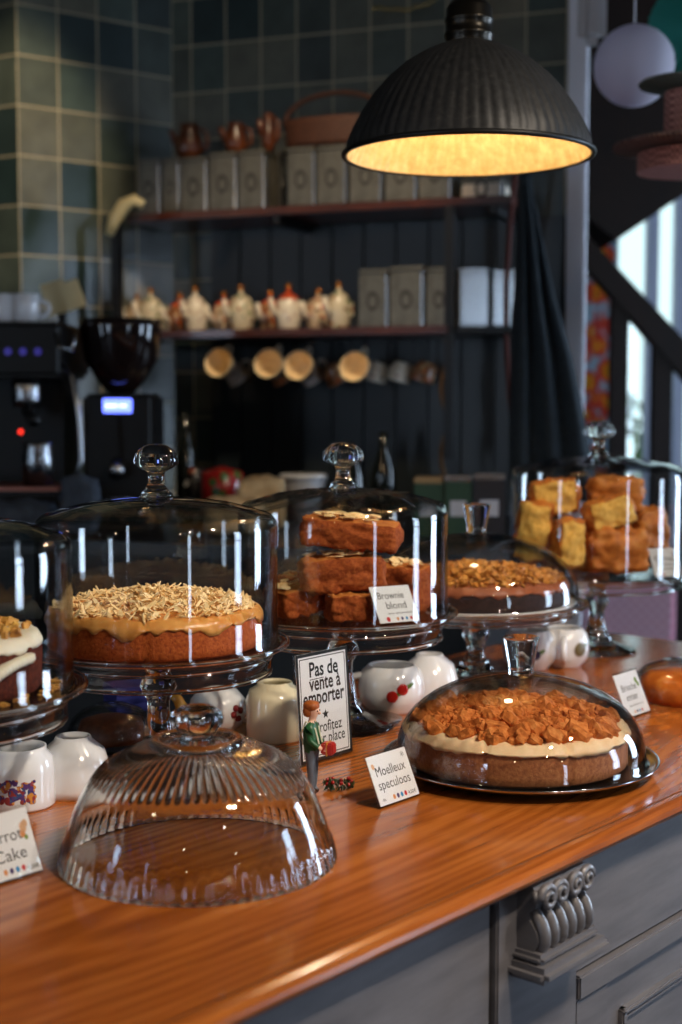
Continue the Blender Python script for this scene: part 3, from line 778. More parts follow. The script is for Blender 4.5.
acrylic_card('small name card reading Moelleux speculoos in front of the crumble cake', (bl+br)/2, .070, .056, math.radians(24),
   [('Moelleux',.0,.034,.052,.0155,0),('speculoos',.0,.019,.056,.0155,0),('4,50€',.024,.0055,.014,.006,0),('4h',-.026,.006,.006,.005,0),('*',.027,.044,.006,.014,0)],
   dots=rowdots(.07,.008)+[(-.028,.046,.0025,PALE_O)], foot=.034)
bl, br = at(-24, 901), at(39, 867)
acrylic_card('white name card reading Carrot Cake at the lower left edge', (bl+br)/2, .080, .062, math.radians(24),
   [('Carrot',.006,.036,.044,.0165,0),('Cake',.010,.018,.036,.0165,0),('4,50€',.031,.0055,.013,.006,0)],
   dots=rowdots(.07,.009,x0=.0)+[(.031,.046,.004,PALE_O),(.029,.040,.003,ORA_I),(.032,.036,.002,GREEN_I),(.034,.049,.003,PALE_O)], foot=.034)
cb_ = at(400, 624, zP+.001)
acrylic_card('name card reading Brownie blond leaning on the brownies under the glass', at(401,624,zP), .060, .054, math.radians(36),
   [('Brownie',-.002,.037,.040,.0150,.0),('blond',.002,.022,.030,.0150,.0),('aux amandes',.004,.014,.036,.005,0)],
   yaw=math.radians(28), dots=[(-.016,.007,.0028,RED_I)]+rowdots(.06,.007,.0018,x0=-.002), foot=.02)
acrylic_card('name card reading Citron under the far lid beside the lemon cake chunks', Vector((cS.x+.113, cS.y-.080, 1+hS+.001)), .054, .056, math.radians(34),
   [('Citron',.0,.033,.040,.0140,.0),('pavot',.006,.024,.028,.006,0),('maison',.006,.016,.028,.006,0)],
   yaw=math.radians(14), dots=[(-.010,.007,.002,RED_I),(.020,.045,.003,PURP_I)], foot=.02)
bl, br = at(634, 719), at(649, 712)
acrylic_card('name card reading Brioche entier behind the crumble cake dome', at(640,716), .066, .062, math.radians(24),
   [('Brioche',-.002,.038,.042,.0145,.0),('entier',-.002,.024,.032,.0145,.0),('au beurre',.002,.015,.038,.005,0)],
   dots=[(.022,.050,.0035,GREEN_I),(.025,.044,.003,GREEN_I)]+rowdots(.06,.007,.0018), foot=.03)
bl, br = at(302, 771), at(352, 751)
acrylic_card('tall framed notice reading Pas de vente à emporter in a clear stand', (bl+br)/2, .098, .136, math.radians(4),
   [('Pas de',.002,.108,.054,.0260,.022),('vente à',.003,.0905,.060,.0260,.022),('emporter',.0,.073,.078,.0260,.022),('_____',-.012,.1065,.026,.02,.0),('Profitez',.006,.0365,.050,.0200,.006),('sur place',.008,.022,.056,.0200,.006)],
   name='notice_stand', frame=True, foot=.028, star=(.001,.058,.0065))

# ================================================================== CROCKERY UNDER THE STANDS
def mug_bm(R, h, th=.003, foot=.8, bulge=.04, n=64):
    o_ = [(0,0),(R*foot,0),(R*foot+.001,.003),(R*(.9+bulge),h*.15),(R*(1+bulge),h*.4),(R*(1+bulge*.6),h*.7),(R,h-.002),(R-th*.3,h),(R-th,h-.001),(R-th,h*.5),(R*(1+bulge)-th*1.5,h*.35),(R*.8,.008),(0,.006)]
    bm = B(); lathe(bm, o_, n); return bm
def handle_bm(R, h, r=.0045, out=.026):
    bm = B(); pts = []
    for k in range(15):
        a = -PI/2+PI*k/14; pts.append((R-.002+out*math.cos(a)*1.0, 0, h*.5+h*.30*math.sin(a)))
    tube(bm, pts, r, 10); return bm
def mug(name, label, loc, R, h, m, rotz=0, flip=False, cat='mug', group=None, inner=None):
    t = thing(name, label, cat, loc, (PI if flip else 0, 0, rotz), group)
    if flip: t.location.z += h
    obj('cup_body', mug_bm(R, h), m, t, smooth=True)
    obj('handle', handle_bm(R, h), m, t, smooth=True)
    return t
GC = 'white mugs stored upside down between the cake stands'
def jarpot(name, label, loc, prof, m, cat='pot', n=64):
    bm = B(); lathe(bm, prof, n); o = obj(name, bm, m, loc=loc, smooth=True); return tag(o, label, cat)
# upside-down bowls/cups
p = at(68, 800); jarpot('inverted_bowl', 'plain white cup upside down between the left stand and the fluted dome', p+Vector((0,.035,0)), [(.040,0),(.0425,0),(.043,.01),(.042,.03),(.036,.05),(.022,.0615),(.020,.066),(.017,.066),(.016,.062),(0,.061),(0,.058),(.02,.058),(.034,.046),(.039,.03),(.040,.01)], WHITE_CH, 'cup')
p = at(14, 812)
fj = thing('flowered_sugar_pot', 'white pot with a painted fruit basket behind the Carrot Cake card', 'pot', p+Vector((0,.03,0)))
bm = B(); lathe(bm, [(0,0),(.038,0),(.0395,.003),(.0385,.012),(.039,.04),(.037,.055),(.030,.062),(.030,.067),(.027,.067),(.027,.060),(.034,.052),(.036,.04),(.036,.006),(0,.004)], 64); obj('pot_body', bm, WHITE_CH, fj, smooth=True)
bm = B()
rnd = random.Random(2)
for i in range(60):
    a = math.radians(-84+rnd.uniform(-34,30)); z = .012+rnd.random()*.024; q = rnd.uniform(.0028,.0046)
    bmesh.ops.create_uvsphere(bm, u_segments=12, v_segments=8, radius=q, matrix=Matrix.Translation((math.cos(a)*.0385, math.sin(a)*.0385, z)) @ Matrix.Rotation(a,4,'Z') @ Matrix.Diagonal((.12,1,1,1)))
obj('painted_fruit', bm, spots('painted_fruit_mix', (60,60,120), [(90,60,120),(206,140,60),(60,80,130),(150,60,60)], 220, .8), fj, smooth=True)
# cream jar
p = at(274, 744); 
jarpot('cream_jar', 'plain cream coloured china jar between the almond cake stand and the notice', p+Vector((0,.03,0)), [(0,0),(.036,0),(.038,.003),(.0385,.02),(.0385,.055),(.034,.068),(.024,.0735),(.0235,.077),(.021,.078),(.020,.073),(.030,.065),(.035,.055),(.035,.01),(0,.006)], CREAM_CH, 'jar')
# white round teapot behind
p = at(214, 742)
tp = thing('white_teapot', 'white round teapot with fruit spray behind the fluted dome', 'teapot', p+Vector((0,.06,0)))
bm = B(); lathe(bm, [(0,0),(.022,0),(.034,.012),(.040,.028),(.037,.046),(.026,.058),(.012,.062),(0,.063)], 48); obj('pot_body', bm, WHITE_CH, tp, smooth=True)
bm = B(); tube(bm, [(-.034,0,.022),(-.048,0,.03),(-.055,0,.045),(-.062,0,.052)], [.011,.009,.007,.006], 12); obj('spout', bm, mat('ochre_gilt_glaze', (206,150,50), .25, coat=.5), tp, smooth=True, label='ochre yellow spout')
bm = B(); tube(bm, [(.034,0,.04),(.05,0,.045),(.056,0,.032),(.048,0,.018),(.035,0,.016)], .004, 10); obj('handle', bm, WHITE_CH, tp, smooth=True)
bm = B()
for i,(a,z) in enumerate(((-52,.03),(-40,.024),(-46,.038),(-34,.034))):
    a = math.radians(a); rock(bm, (math.cos(a)*.0385, math.sin(a)*.0385, z), (.008,.008,.008), i, 2, .05, .9)
obj('painted_fruit', bm, mat('dark_red_glaze', (120,36,40), .2), tp, smooth=True)
# apple mugs
RG = mat('painted_apple_red', (186,34,30), .2, coat=.5); LG = mat('painted_leaf_green', (80,110,44), .3)
def apple_mug(label, px, py, R, h, rz, flip, dirdeg, dots=((0,.040,.0085),(-.32,.030,.0085))):
    p = at(px, py); t = thing('fruit_mug', label, 'mug', p+Vector((0,R*.8,0)), 0, 'white mugs with painted fruit')
    bm = B()
    o_ = [(0,0),(R*.72,0),(R*.74,.003),(R*1.0,h*.22),(R*1.06,h*.45),(R*1.03,h*.7),(R*.94,h*.88),(R*.78,h*.97),(R*.74,h),(R*.70,h),(R*.70,h*.96),(R*.9,h*.84),(R*.98,h*.6),(R*.98,h*.3),(R*.6,.006),(0,.005)]
    lathe(bm, o_, 64); obj('cup_body', bm, WHITE_CH, t, smooth=True)
    hb = handle_bm(R, h, .005, .024); hb.transform(Matrix.Rotation(rz, 4, 'Z')); obj('handle', hb, WHITE_CH, t, smooth=True)
    for i, (da, z, rr) in enumerate(dots):
        a = math.radians(dirdeg)+da; q = R*1.055
        bm = B(); m_ = Matrix.Translation((math.cos(a)*q, math.sin(a)*q, z)) @ Matrix.Rotation(a, 4, 'Z') @ Matrix.Diagonal((.18,1,1,1))
        bmesh.ops.create_uvsphere(bm, u_segments=20, v_segments=12, radius=rr, matrix=m_); obj('painted_apple', bm, RG, t, smooth=True)
        bm = B(); m_ = Matrix.Translation((math.cos(a+.2)*q, math.sin(a+.2)*q, z+.004)) @ Matrix.Rotation(a+.2, 4, 'Z') @ Matrix.Rotation(.5, 4, 'X') @ Matrix.Diagonal((.14,1.5,.55,1))
        bmesh.ops.create_uvsphere(bm, u_segments=16, v_segments=8, radius=.006, matrix=m_); obj('painted_leaf', bm, LG, t, smooth=True)
    return t
apple_mug('white mug with two painted red apples and a round handle, under the brownie stand', 392, 716, .046, .068, math.radians(188), False, -72)
p = at(385, 728)
bm = B(); lathe(bm, [(0,0),(.03,0),(.052,.006),(.053,.0075),(.03,.004),(0,.003)], 64); 
tag(obj('saucer', bm, mat('smoky_brown_glass', (52,38,34), .08, coat=.5), loc=at(372,722)+Vector((-.01,-.008,0)), smooth=True), 'dark smoky saucer on the counter just left of the apple mug', 'saucer')
p = at(432, 706); jarpot('inverted_bowl', 'plain white cup upside down behind the apple mug', p+Vector((0,.06,0)), [(.041,0),(.0435,0),(.044,.01),(.043,.03),(.037,.052),(.022,.0635),(.020,.068),(.017,.068),(.016,.064),(0,.063),(0,.060),(.02,.060),(.034,.048),(.040,.03),(.041,.01)], WHITE_CH, 'cup')
t = apple_mug('white mug with dark plums painted on it, left of the far stand foot', 532, 672, .043, .066, math.radians(-95), False, -110, ((0,.030,.0085),(.45,.030,.0085)))
for ch in [x for x in bpy.data.objects if x.parent == t and x.name.startswith('painted_apple')]:
    ch.name = 'painted_plum'; ch.data.materials[0] = mat('painted_plum_blue', (40,34,70), .2)
t2_ = apple_mug('cream-banded mug with a round handle and olive motif beside the far stand foot', 567, 669, .040, .066, math.radians(-100), False, -60, ((0,.034,.012),))
for ch in [x for x in bpy.data.objects if x.parent == t2_ and x.name.startswith('painted_apple')]:
    ch.name = 'painted_olive'; ch.data.materials[0] = mat('painted_olive', (110,100,70), .3)
# small glass dome with brown cake at the left between stands
p = at(104, 752)+Vector((0,.06,0))
t = thing('small_glass_bowl', 'small upside-down brown glass bowl behind the white cup', 'bowl', p)
bm = B(); out = [(0,.052),(.02,.050),(.04,.042),(.052,.030),(.058,.016),(.060,.004),(.066,.002),(.067,0)]
lathe(bm, shell(out, .003), 96); obj('bowl_body', bm, TG, t, smooth=True)
bm = B(); lathe(bm, [(0,0),(.045,0),(.047,.01),(.04,.028),(.02,.034),(0,.035)], 48); obj('brown_filling', bm, noisy('brown_pudding', [(.3,(70,34,20)),(.7,(120,70,44))], 80, .5, .3, .002), t, smooth=True)
# black tray between
ctrT = at(116, 748)
bm = B(); box(bm, -.11,.13,-.02,.012,0,.014, bev=.004)
tag(obj('flat_holder', bm, BLACKP, loc=ctr(-.36,.62,1.0), rot=(0,0,math.radians(25))), 'long flat black holder lying on the counter behind the fluted dome', 'holder')
# folded blue cloth
bm = B()
for k in range(3): rock(bm, (0,0,.008+.012*k), (.06,.06,.013), 60+k, 5, .06, .2)
tag(obj('folded_napkins', bm, noisy('royal_blue_cloth', [(.3,(26,28,84)),(.7,(40,44,112))], 50, .9, .2, .001), loc=at(118,725)+Vector((0,.10,0)), rot=(0,0,.5)), 'folded deep blue cloth behind the almond cake stand', 'cloth')

# pastry under glass at the right edge
pJ = at(690, 706); pJ = Vector((pJ.x, pJ.y+.045, 1.0))
bm = B(); out = [(0,.062),(.03,.060),(.055,.052),(.070,.038),(.076,.022),(.078,.008),(.090,.004),(.092,0)]
t = thing('glass_bowl_cover', 'small glass cover over an orange pastry at the right edge of the counter', 'glass dome', pJ)
lathe(bm, shell(out, .0035), 96, lambda i,a,r,z: (r*(1+.012*math.cos(a*24)) if z < .03 else r, z)); obj('glass_cover', bm, TG, t, smooth=True)
bm = B(); lathe(bm, [(0,.0005),(.062,.0005),(.068,.012),(.066,.03),(.05,.042),(.02,.047),(0,.048)], 64, lambda i,a,r,z: (r+.002*noise.noise(Vector((math.cos(a)*5,math.sin(a)*5,z*100))), z))
tag(obj('orange_pastry', bm, noisy('glazed_orange_pastry', [(.25,(150,60,14)),(.55,(206,110,36)),(.8,(232,160,80))], 45, .3, .4, .002, coat=.5), loc=pJ, smooth=True), 'glossy orange brown pastry inside the small glass cover', 'pastry')

# figurine of a boy
fg = at(312, 795)
figr = thing('boy_figurine', 'painted figurine of a boy in a green jacket holding a red box', 'figurine', fg, (0,0,math.radians(-20)))
figr.scale = (1.23,1.23,1.23)
def skin(name, pts, edges, m, parent, subd=2, mfn=None, smooth=True):
    me = bpy.data.meshes.new(name); me.from_pydata([p[:3] for p in pts], edges, [])
    o = bpy.data.objects.new(name+'_src', me); C.objects.link(o)
    md = o.modifiers.new('skin', 'SKIN'); md.use_smooth_shade = True
    for i, p in enumerate(pts):
        sv = me.skin_vertices[0].data[i]; sv.radius = (p[3], p[4] if len(p) > 4 else p[3]); sv.use_root = (i == 0)
    sd = o.modifiers.new('sub', 'SUBSURF'); sd.levels = subd; sd.render_levels = subd
    dg = bpy.context.evaluated_depsgraph_get(); me2 = bpy.data.meshes.new_from_object(o.evaluated_get(dg))
    bpy.data.objects.remove(o)
    me2.materials.clear()
    for x in (m if isinstance(m, list) else [m]): me2.materials.append(x)
    if mfn:
        for f in me2.polygons: f.material_index = mfn(f.center)
    for f in me2.polygons: f.use_smooth = smooth
    o2 = bpy.data.objects.new(name, me2); C.objects.link(o2); o2.parent = parent
    return o2
SKN = mat('painted_skin', (232,186,160), .4); GRN = mat('painted_green_jacket', (30,84,48), .4); TRO = mat('painted_blue_grey_trousers', (92,104,120), .5); SHO = mat('painted_brown_shoe', (60,34,20), .4)
s_ = .001
P = [(0,0,46,7,9),(0,0,56,8,9.5),(.0,0,66,7,9),(0,0,71,3.2,3.2),(1.5,0,75,4,4),(1.5,0,80.5,6.8,6),(1.2,0,84.5,5.4,5),
     (0,4,40,5.4,5.4),(.5,4,22,4.2,4.2),(0,4,6,3,3),(5,4.5,2.6,2.6,2.2),
     (0,-4,40,5.4,5.4),(1,-4,22,4.2,4.2),(.5,-4,6,3,3),(5.5,-4.5,2.6,2.6,2.2),
     (0,8,65,3.6,3.6),(1,10,54,3.2,3.2),(10,7,47,2.4,2.4),(13,5,46,2.2,2.0),
     (0,-8,65,3.6,3.6),(1,-10,54,3.2,3.2),(10,-8,47,2.4,2.4),(13,-6,46,2.2,2.0)]
P = [(a*s_, b*s_, c*s_)+tuple(r*s_ for r in q) for a, b, c, *q in P]
E = [(0,1),(1,2),(2,3),(3,4),(4,5),(5,6),(0,7),(7,8),(8,9),(9,10),(0,11),(11,12),(12,13),(13,14),(2,15),(15,16),(16,17),(17,18),(2,19),(19,20),(20,21),(21,22)]
def mf(c):
    if c.z > .070 : return 0
    if c.x > .0105 and c.z > .036: return 0
    if c.z > .043: return 1
    if c.z > .006: return 2
    return 3
skin('body', P, E, [SKN, GRN, TRO, SHO], figr, 2, mf)
bm = B(); rock(bm, (-.0006,0,.0845), (.0128,.0132,.0085), 3, 6, .05, .85)
rock(bm, (-.0032,0,.0800), (.0082,.0128,.0110), 4, 5, .05, .85)
obj('hair', bm, noisy('painted_auburn_hair', [(.3,(120,58,20)),(.7,(180,98,40))], 200, .4, .4, .001), figr, smooth=True)
bm = B(); rock(bm, (.0074,0,.0782), (.003,.002,.0025), 1, 2, .02, .9); obj('nose', bm, SKN, figr, smooth=True)
bm = B()
for y in (.0028,-.0028): rock(bm, (.0068,y,.0805), (.0010,.0011,.0013), 1, 1, .0, .9)
obj('eyes', bm, INK, figr)
bm = B()
for sy in (1,-1):
    for k in range(4):
        tube(bm, [(.0135,sy*(.0045+.0002*k),.0475-.0011*k),(.0162,sy*.0052,.0473-.0011*k),(.0180,sy*.0035,.0470-.0011*k)], .00062, 6)
    tube(bm, [(.0130,sy*.0048,.0478),(.0145,sy*.0040,.0500)], .0008, 6)
obj('fingers', bm, SKN, figr, smooth=True)
bm = B(); box(bm, .0105,.0225,-.0055,.0055,.040,.0515, bev=.0015, seg=2); obj('red_box', bm, mat('painted_red_box', (178,36,26), .35), figr)
bm = B(); box(bm, .0160,.0170,-.0058,.0058,.0395,.052); obj('ribbon', bm, mat('painted_gold_ribbon', (206,150,50), .4), figr)
bm = B(); 
for s2 in (1,-1): tube(bm, [(-.007,s2*.004,.048),(-.0095,s2*.004,.058),(-.004,s2*.0045,.0705),(.005,s2*.0045,.064),(.0085,s2*.004,.050)], .0009, 6)
obj('braces', bm, mat('painted_cream_strap', (214,214,190), .5), figr)
# berry sprig
bp_ = at(339, 789)
t = thing('berry_sprig', 'tiny wreath of dark green leaves and red berries on the counter beside the figurine', 'decoration', bp_)
rnd = random.Random(6); bm = B()
for i in range(90):
    a = rnd.random()*2*PI; rr = .008+.006*rnd.random(); q = Euler((rnd.random()*3,rnd.random()*3,rnd.random()*3)).to_matrix(); s = .0045
    p = Vector((math.cos(a)*rr*1.3, math.sin(a)*rr, .003+.006*rnd.random()))
    bm.faces.new([bm.verts.new(p+q @ Vector(v)) for v in ((-s,0,0),(0,-s*.4,0),(s,0,0),(0,s*.4,0))])
obj('leaves', bm, mat('dark_green_leaf', (34,54,26), .5), t, kind='stuff')
for i in range(9):
    a = i/9*2*PI; bm = B(); bmesh.ops.create_uvsphere(bm, u_segments=10, v_segments=8, radius=.0024, matrix=Matrix.Translation((math.cos(a)*.0145, math.sin(a)*.011, .009+.002*math.sin(i*2.2))))
    obj('berry', bm, mat('berry_red', (150,18,16), .25), t, smooth=True)

# ================================================================== PENDANT LAMP
YL = 2.2
pl = atd(468, 155, YL)
lamp = thing('pendant_lamp', 'large ribbed black dome pendant lamp glowing gold inside', 'lamp', pl)
RL = .190; k_ = RL
GOLD = noisy('gold_leaf_inside', [(.3,(196,160,104)),(.7,(232,206,150))], 60, .45, .15, .001); 
SHD = noisy('weathered_black_shade', [(.35,(28,29,30)),(.62,(46,46,46)),(.8,(84,82,78))], 120, .5, .25, .001)
o_ = [(RL,0),(.186,.018),(.1765,.040),(.163,.065),(.146,.090),(.124,.115),(.098,.137),(.070,.154),(.045,.165),(.036,.168)]
bm = B(); lathe(bm, o_, 320, lambda i,a,r,z: (r*(1+.012*min(1,z/.02)*abs(math.sin(a*32))), z)); obj('shade', bm, SHD, lamp, smooth=True)
bm = B(); lathe(bm, [(r-.003, z-.002) for r, z in o_], 320, lambda i,a,r,z: (r*(1-.03*min(1,max(0,z+.002)/.02)*abs(math.sin(a*32))), z)); obj('shade_lining', bm, GOLD, lamp, smooth=True, label='gold coloured ribbed lining')
bm = B(); pts = [((RL+.002)*math.cos(2*PI*k/96), (RL+.002)*math.sin(2*PI*k/96), 0) for k in range(97)]; tube(bm, pts, .0042, 10, cap=False); obj('rim', bm, BLACKM, lamp, smooth=True)
bm = B(); lathe(bm, [(.036,.166),(.0365,.176),(.038,.178),(.038,.182),(.0355,.185),(.036,.198),(.0375,.200),(.0375,.204),(.035,.208),(.035,.220),(.030,.228),(.016,.236),(.012,.250),(0,.252)], 48); obj('lamp_cap', bm, mat('dark_bronze', (52,48,42), .3, .8), lamp, smooth=True)
bm = B(); tube(bm, [(0,0,.25),(0,0,3.2-pl.z)], .004, 8); obj('cord', bm, BLACKP, lamp)
bm = B(); bmesh.ops.create_uvsphere(bm, u_segments=24, v_segments=16, radius=.028, matrix=Matrix.Translation((0,0,.10))); obj('bulb', bm, emis('warm_bulb', (255,190,100), 10), lamp, smooth=True)
def plight(name, loc, e, col, rad=.03):
    l = bpy.data.lights.new(name, 'POINT'); l.energy = e; l.color = col; l.shadow_soft_size = rad
    o = bpy.data.objects.new(name, l); C.objects.link(o); o.location = loc; return o
plight('pendant_bulb_light', pl+Vector((0,0,.06)), 2.6, (1,.80,.55), .03)
for i, (x, y, z, e) in enumerate(((-1.1,.35,2.25,4),(.9,-.3,2.3,5),(-.5,-1.6,2.4,6),(2.2,-1.5,2.4,6),(-2.6,1.6,2.3,4))):
    plight('ceiling_bulb_light', (x,y,z), e, (1,.72,.42), .035)
def spot(name, loc, aim, e, col, ang, rad=.05):
    l = bpy.data.lights.new(name, 'SPOT'); l.energy = e; l.color = col; l.spot_size = math.radians(ang); l.spot_blend = .6; l.shadow_soft_size = rad
    o = bpy.data.objects.new(name, l); C.objects.link(o); o.location = loc
    o.rotation_euler = (Vector(aim)-Vector(loc)).to_track_quat('-Z','Y').to_euler(); return o
spot('added_counter_spot', (.95,.35,2.7), (-.05,1.55,1.05), 125, (1,.85,.68), 52)  # unseen spot added to light the cakes and cards, background kept dark
spot('added_counter_spot', (1.35,1.1,2.7), (.35,2.1,1.05), 90, (1,.86,.70), 62)  # second added spot, for the far end of the counter
spot('added_shelf_spot', (.1,2.5,3.1), (-.15,3.9,1.75), 130, (1,.76,.5), 34, .06)  # unseen warm spot added to brighten the china on the lower shelf
# unseen spot added to brighten the tiles of the bar corner
spot('added_tile_spot', (-.35,2.6,3.1), (-.95,4.0,2.15), 120, (1,.8,.52), 24, .06)


# ================================================================== BACK SHELVES
zU = zat(206, bk(on_bk(300,.26),.26).y)
zLw = zat(329, bk(on_bk(300,.26),.26).y)
sU0, sU1 = on_bk(130,.27), on_bk(508,.27)
sL0, sL1 = on_bk(96,.30), on_bk(520,.27)
sh = thing('wall_shelf', 'upper dark wooden wall shelf holding the tall tins', 'shelf', (Cn.x,Cn.y,0), (0,0,BROT), 'dark wall shelves')
bm = B(); box(bm, sU0, sU1, -.27, -.022, zU-.022, zU, bev=.003); obj('shelf_board', bm, DARKW, sh)
for s in (sU1-.05, sU1-.66):
    bm = B(); box(bm, s-.01, s+.01, -.26, -.022, zU-.045, zU-.0225); obj('bracket', bm, BLACKM, sh)
sh2 = thing('wall_shelf', 'lower dark wooden wall shelf with cups hanging under it', 'shelf', (Cn.x,Cn.y,0), (0,0,BROT), 'dark wall shelves')
bm = B(); box(bm, sL0, on_bk(446,.3), -.30, -.022, zLw-.022, zLw, bev=.003); obj('shelf_board', bm, DARKW, sh2)
bm = B(); box(bm, on_bk(447,.27), sL1, -.27, -.022, zLw-.022, zLw-.002, bev=.002); obj('shelf_board', bm, BLACKM, sh2, label='black metal end of the shelf')
for px in (119, 448):
    s = on_bk(px, .28); bm = B(); box(bm, s-.012, s+.012, -.285, -.262, zLw-.35 if px > 400 else zLw-.02, zU-.0225); obj('upright', bm, BLACKM, sh2)
# tins
TIN = noisy('aged_pewter_tin', [(.3,(84,82,74)),(.6,(110,107,97)),(.8,(132,127,115))], 30, .42, .15, .001)
for m_ in (TIN,): m_.node_tree.nodes['Principled BSDF'].inputs['Metallic'].default_value = .55
TINE = mat('polished_tin', (176,178,180), .25, .9)
def tin(label, px0, px1, ytop, off, zb, bright=False, name='storage_tin', group='square storage tins on the shelves', m=None, dep=.10):
    s0, s1 = on_bk(px0, off), on_bk(px1, off); sc = (s0+s1)/2; w = s1-s0-.001
    y = bk(sc, off).y; h = zat(ytop, y)-zb
    p = bk(sc, off-dep/2, zb); t = thing(name, label, 'tin', p+Vector((0,0,.0003)), (0,0,BROT), group)
    bm = B(); box(bm, -w/2, w/2, -dep/2, dep/2, 0, h-.014, bev=.004, seg=3); obj('tin_body', bm, m or (TINE if bright else TIN), t)
    bm = B(); box(bm, -w/2-.001, w/2+.001, -dep/2-.001, dep/2+.001, h-.0138, h, bev=.004, seg=3); obj('lid', bm, TINE if bright else TIN, t)
    bm = B(); box(bm, w/2-.006, w/2+.0012, -dep/2-.0012, dep/2*-.4, .003, h-.016); obj('edge_strip', bm, TINE, t, label='bright metal corner edge')
    if not bright:
        bm = B(); rr = min(w,.08)*.22; lathe(bm, [(rr*.6,0),(rr,0),(rr,.0006),(rr*.6,.0006)], 24, closed=True)
        bm.transform(Matrix.Rotation(PI/2, 4, 'X')); 
        for v in bm.verts: v.co.z *= 1.5
        obj('printed_emblem', bm, mat('faded_print', (48,46,43), .6), t, loc=(0,-dep/2-.0002,h*.45))
    return t, h, p
tops = [(141,163,159),(165,182,158),(183,209,157),(211,238,152),(240,266,150),(288,315,147),(317,346,145),(349,381,143),(384,415,142),(417,449,141)]
places = ['leftmost on the upper shelf','second from the left on the upper shelf','third from the left on the upper shelf','fourth from the left on the upper shelf','fifth on the upper shelf, left of the dark gap',
 'on the upper shelf, just right of the dark gap','on the upper shelf under the wicker basket middle','on the upper shelf under the lamp rim left end','on the upper shelf behind the lamp','on the upper shelf behind the lamp, beside the pale box']
tinfo = []
for (a, b_, yt), pn in zip(tops, places):
    tinfo.append(tin('grey square metal tin '+pn, a, b_, yt, .25, zU))
bm = B(); s0, s1 = on_bk(268,.2), on_bk(286,.2)
tin('dark grey tin set back in the gap of the upper shelf row', 269, 285, 151, .13, zU, m=mat('charcoal_tin', (52,54,54), .5, .3))
tin('pale cream box on the upper shelf under the right side of the lamp', 459, 499, 178, .25, zU, m=mat('cream_box', (210,196,176), .6), name='pale_box')
low = [(358,387,269,'dull tin on the lower shelf beside the row of teapots',0),(389,422,266,'wide dull tin on the lower shelf, second from the teapots',0),(425,451,267,'narrow dull tin on the lower shelf left of the brightest tin',0),
       (456,486,268,'bright polished tin on the lower shelf right of the rope',1),(491,516,270,'bright polished tin at the right end of the lower shelf',1)]
for a, b_, yt, lb, br_ in low: tin(lb, a, b_, yt, .24, zLw, bool(br_))
# brown objects above the tins
BRC = noisy('brown_glazed_pottery', [(.3,(48,24,14)),(.7,(112,60,32))], 20, .3, .15, .002, coat=.4)
def on_top(px, idx, off=.2):
    s = on_bk(px, off); return bk(s, off, zU+tinfo[idx][1]+.0006)
def brown_jug(label, px, idx, r, h, sx=1.0, rz=0):
    t = thing('brown_jug', label, 'jug', on_top(px, idx), (0,0,rz), 'brown pottery on top of the tins')
    bm = B(); lathe(bm, [(0,0),(r*.7,0),(r,h*.3),(r*.9,h*.6),(r*.6,h*.85),(r*.7,h),(r*.62,h),(r*.5,h*.85),(0,h*.6)], 32); 
    for v in bm.verts: v.co.x *= sx
    obj('jug_body', bm, BRC, t, smooth=True)
    bm = B(); tube(bm, [(r*sx*.85,0,h*.25),(r*sx*1.35,0,h*.4),(r*sx*1.3,0,h*.8),(r*sx*.65,0,h*.9)], .006, 8); obj('handle', bm, BRC, t, smooth=True)
    bm = B(); tube(bm, [(-r*sx*.8,0,h*.45),(-r*sx*1.2,0,h*.75),(-r*sx*1.35,0,h*.85)], [.013,.009,.007], 8); obj('spout', bm, BRC, t, smooth=True)
brown_jug('squat brown pottery jug on the tins nearest the tiled corner', 192, 2, .036, .10, 1.1)
brown_jug('small brown pottery jug on the tins, second from the corner', 238, 3, .030, .085, 1.1, .2)
brown_jug('narrow brown pottery jug standing left of the wicker basket', 270, 4, .022, .105, .9)
bs = on_top(335, 5); bs2 = thing('wicker_basket', 'long dark brown wicker basket with arched handle on top of the tins', 'basket', bs+Vector((0,0,.003)), (0,0,BROT))
WICK = noisy('dark_wicker', [(.3,(38,20,13)),(.7,(84,48,30))], 60, .6, .6, .004, stretch=(1,1,4))
bm = B()
for zz, rx in ((0,.135),(1,.150)):
    pass
ringp = []
for j in range(7):
    z = .075*j/6; ring = []
    for k in range(48):
        a = 2*PI*k/48; q = 1+.08*j/6+.02*math.sin(a*24+j*PI)
        ring.append(bm.verts.new((.14*q*math.cos(a), .05*q*math.sin(a), z)))
    ringp.append(ring)
for A, D in zip(ringp[:-1], ringp[1:]):
    for k in range(48): bm.faces.new((A[k], A[(k+1)%48], D[(k+1)%48], D[k]))
bm.faces.new(list(reversed(ringp[0])))
o = obj('basket_body', bm, WICK, bs2, smooth=True); md = o.modifiers.new('s','SOLIDIFY'); md.thickness = .005
bm = B(); tube(bm, [(.148*math.cos(PI*k/20), 0, .07+.075*math.sin(PI*k/20)) for k in range(21)], .007, 8); obj('handle', bm, WICK, bs2, smooth=True)

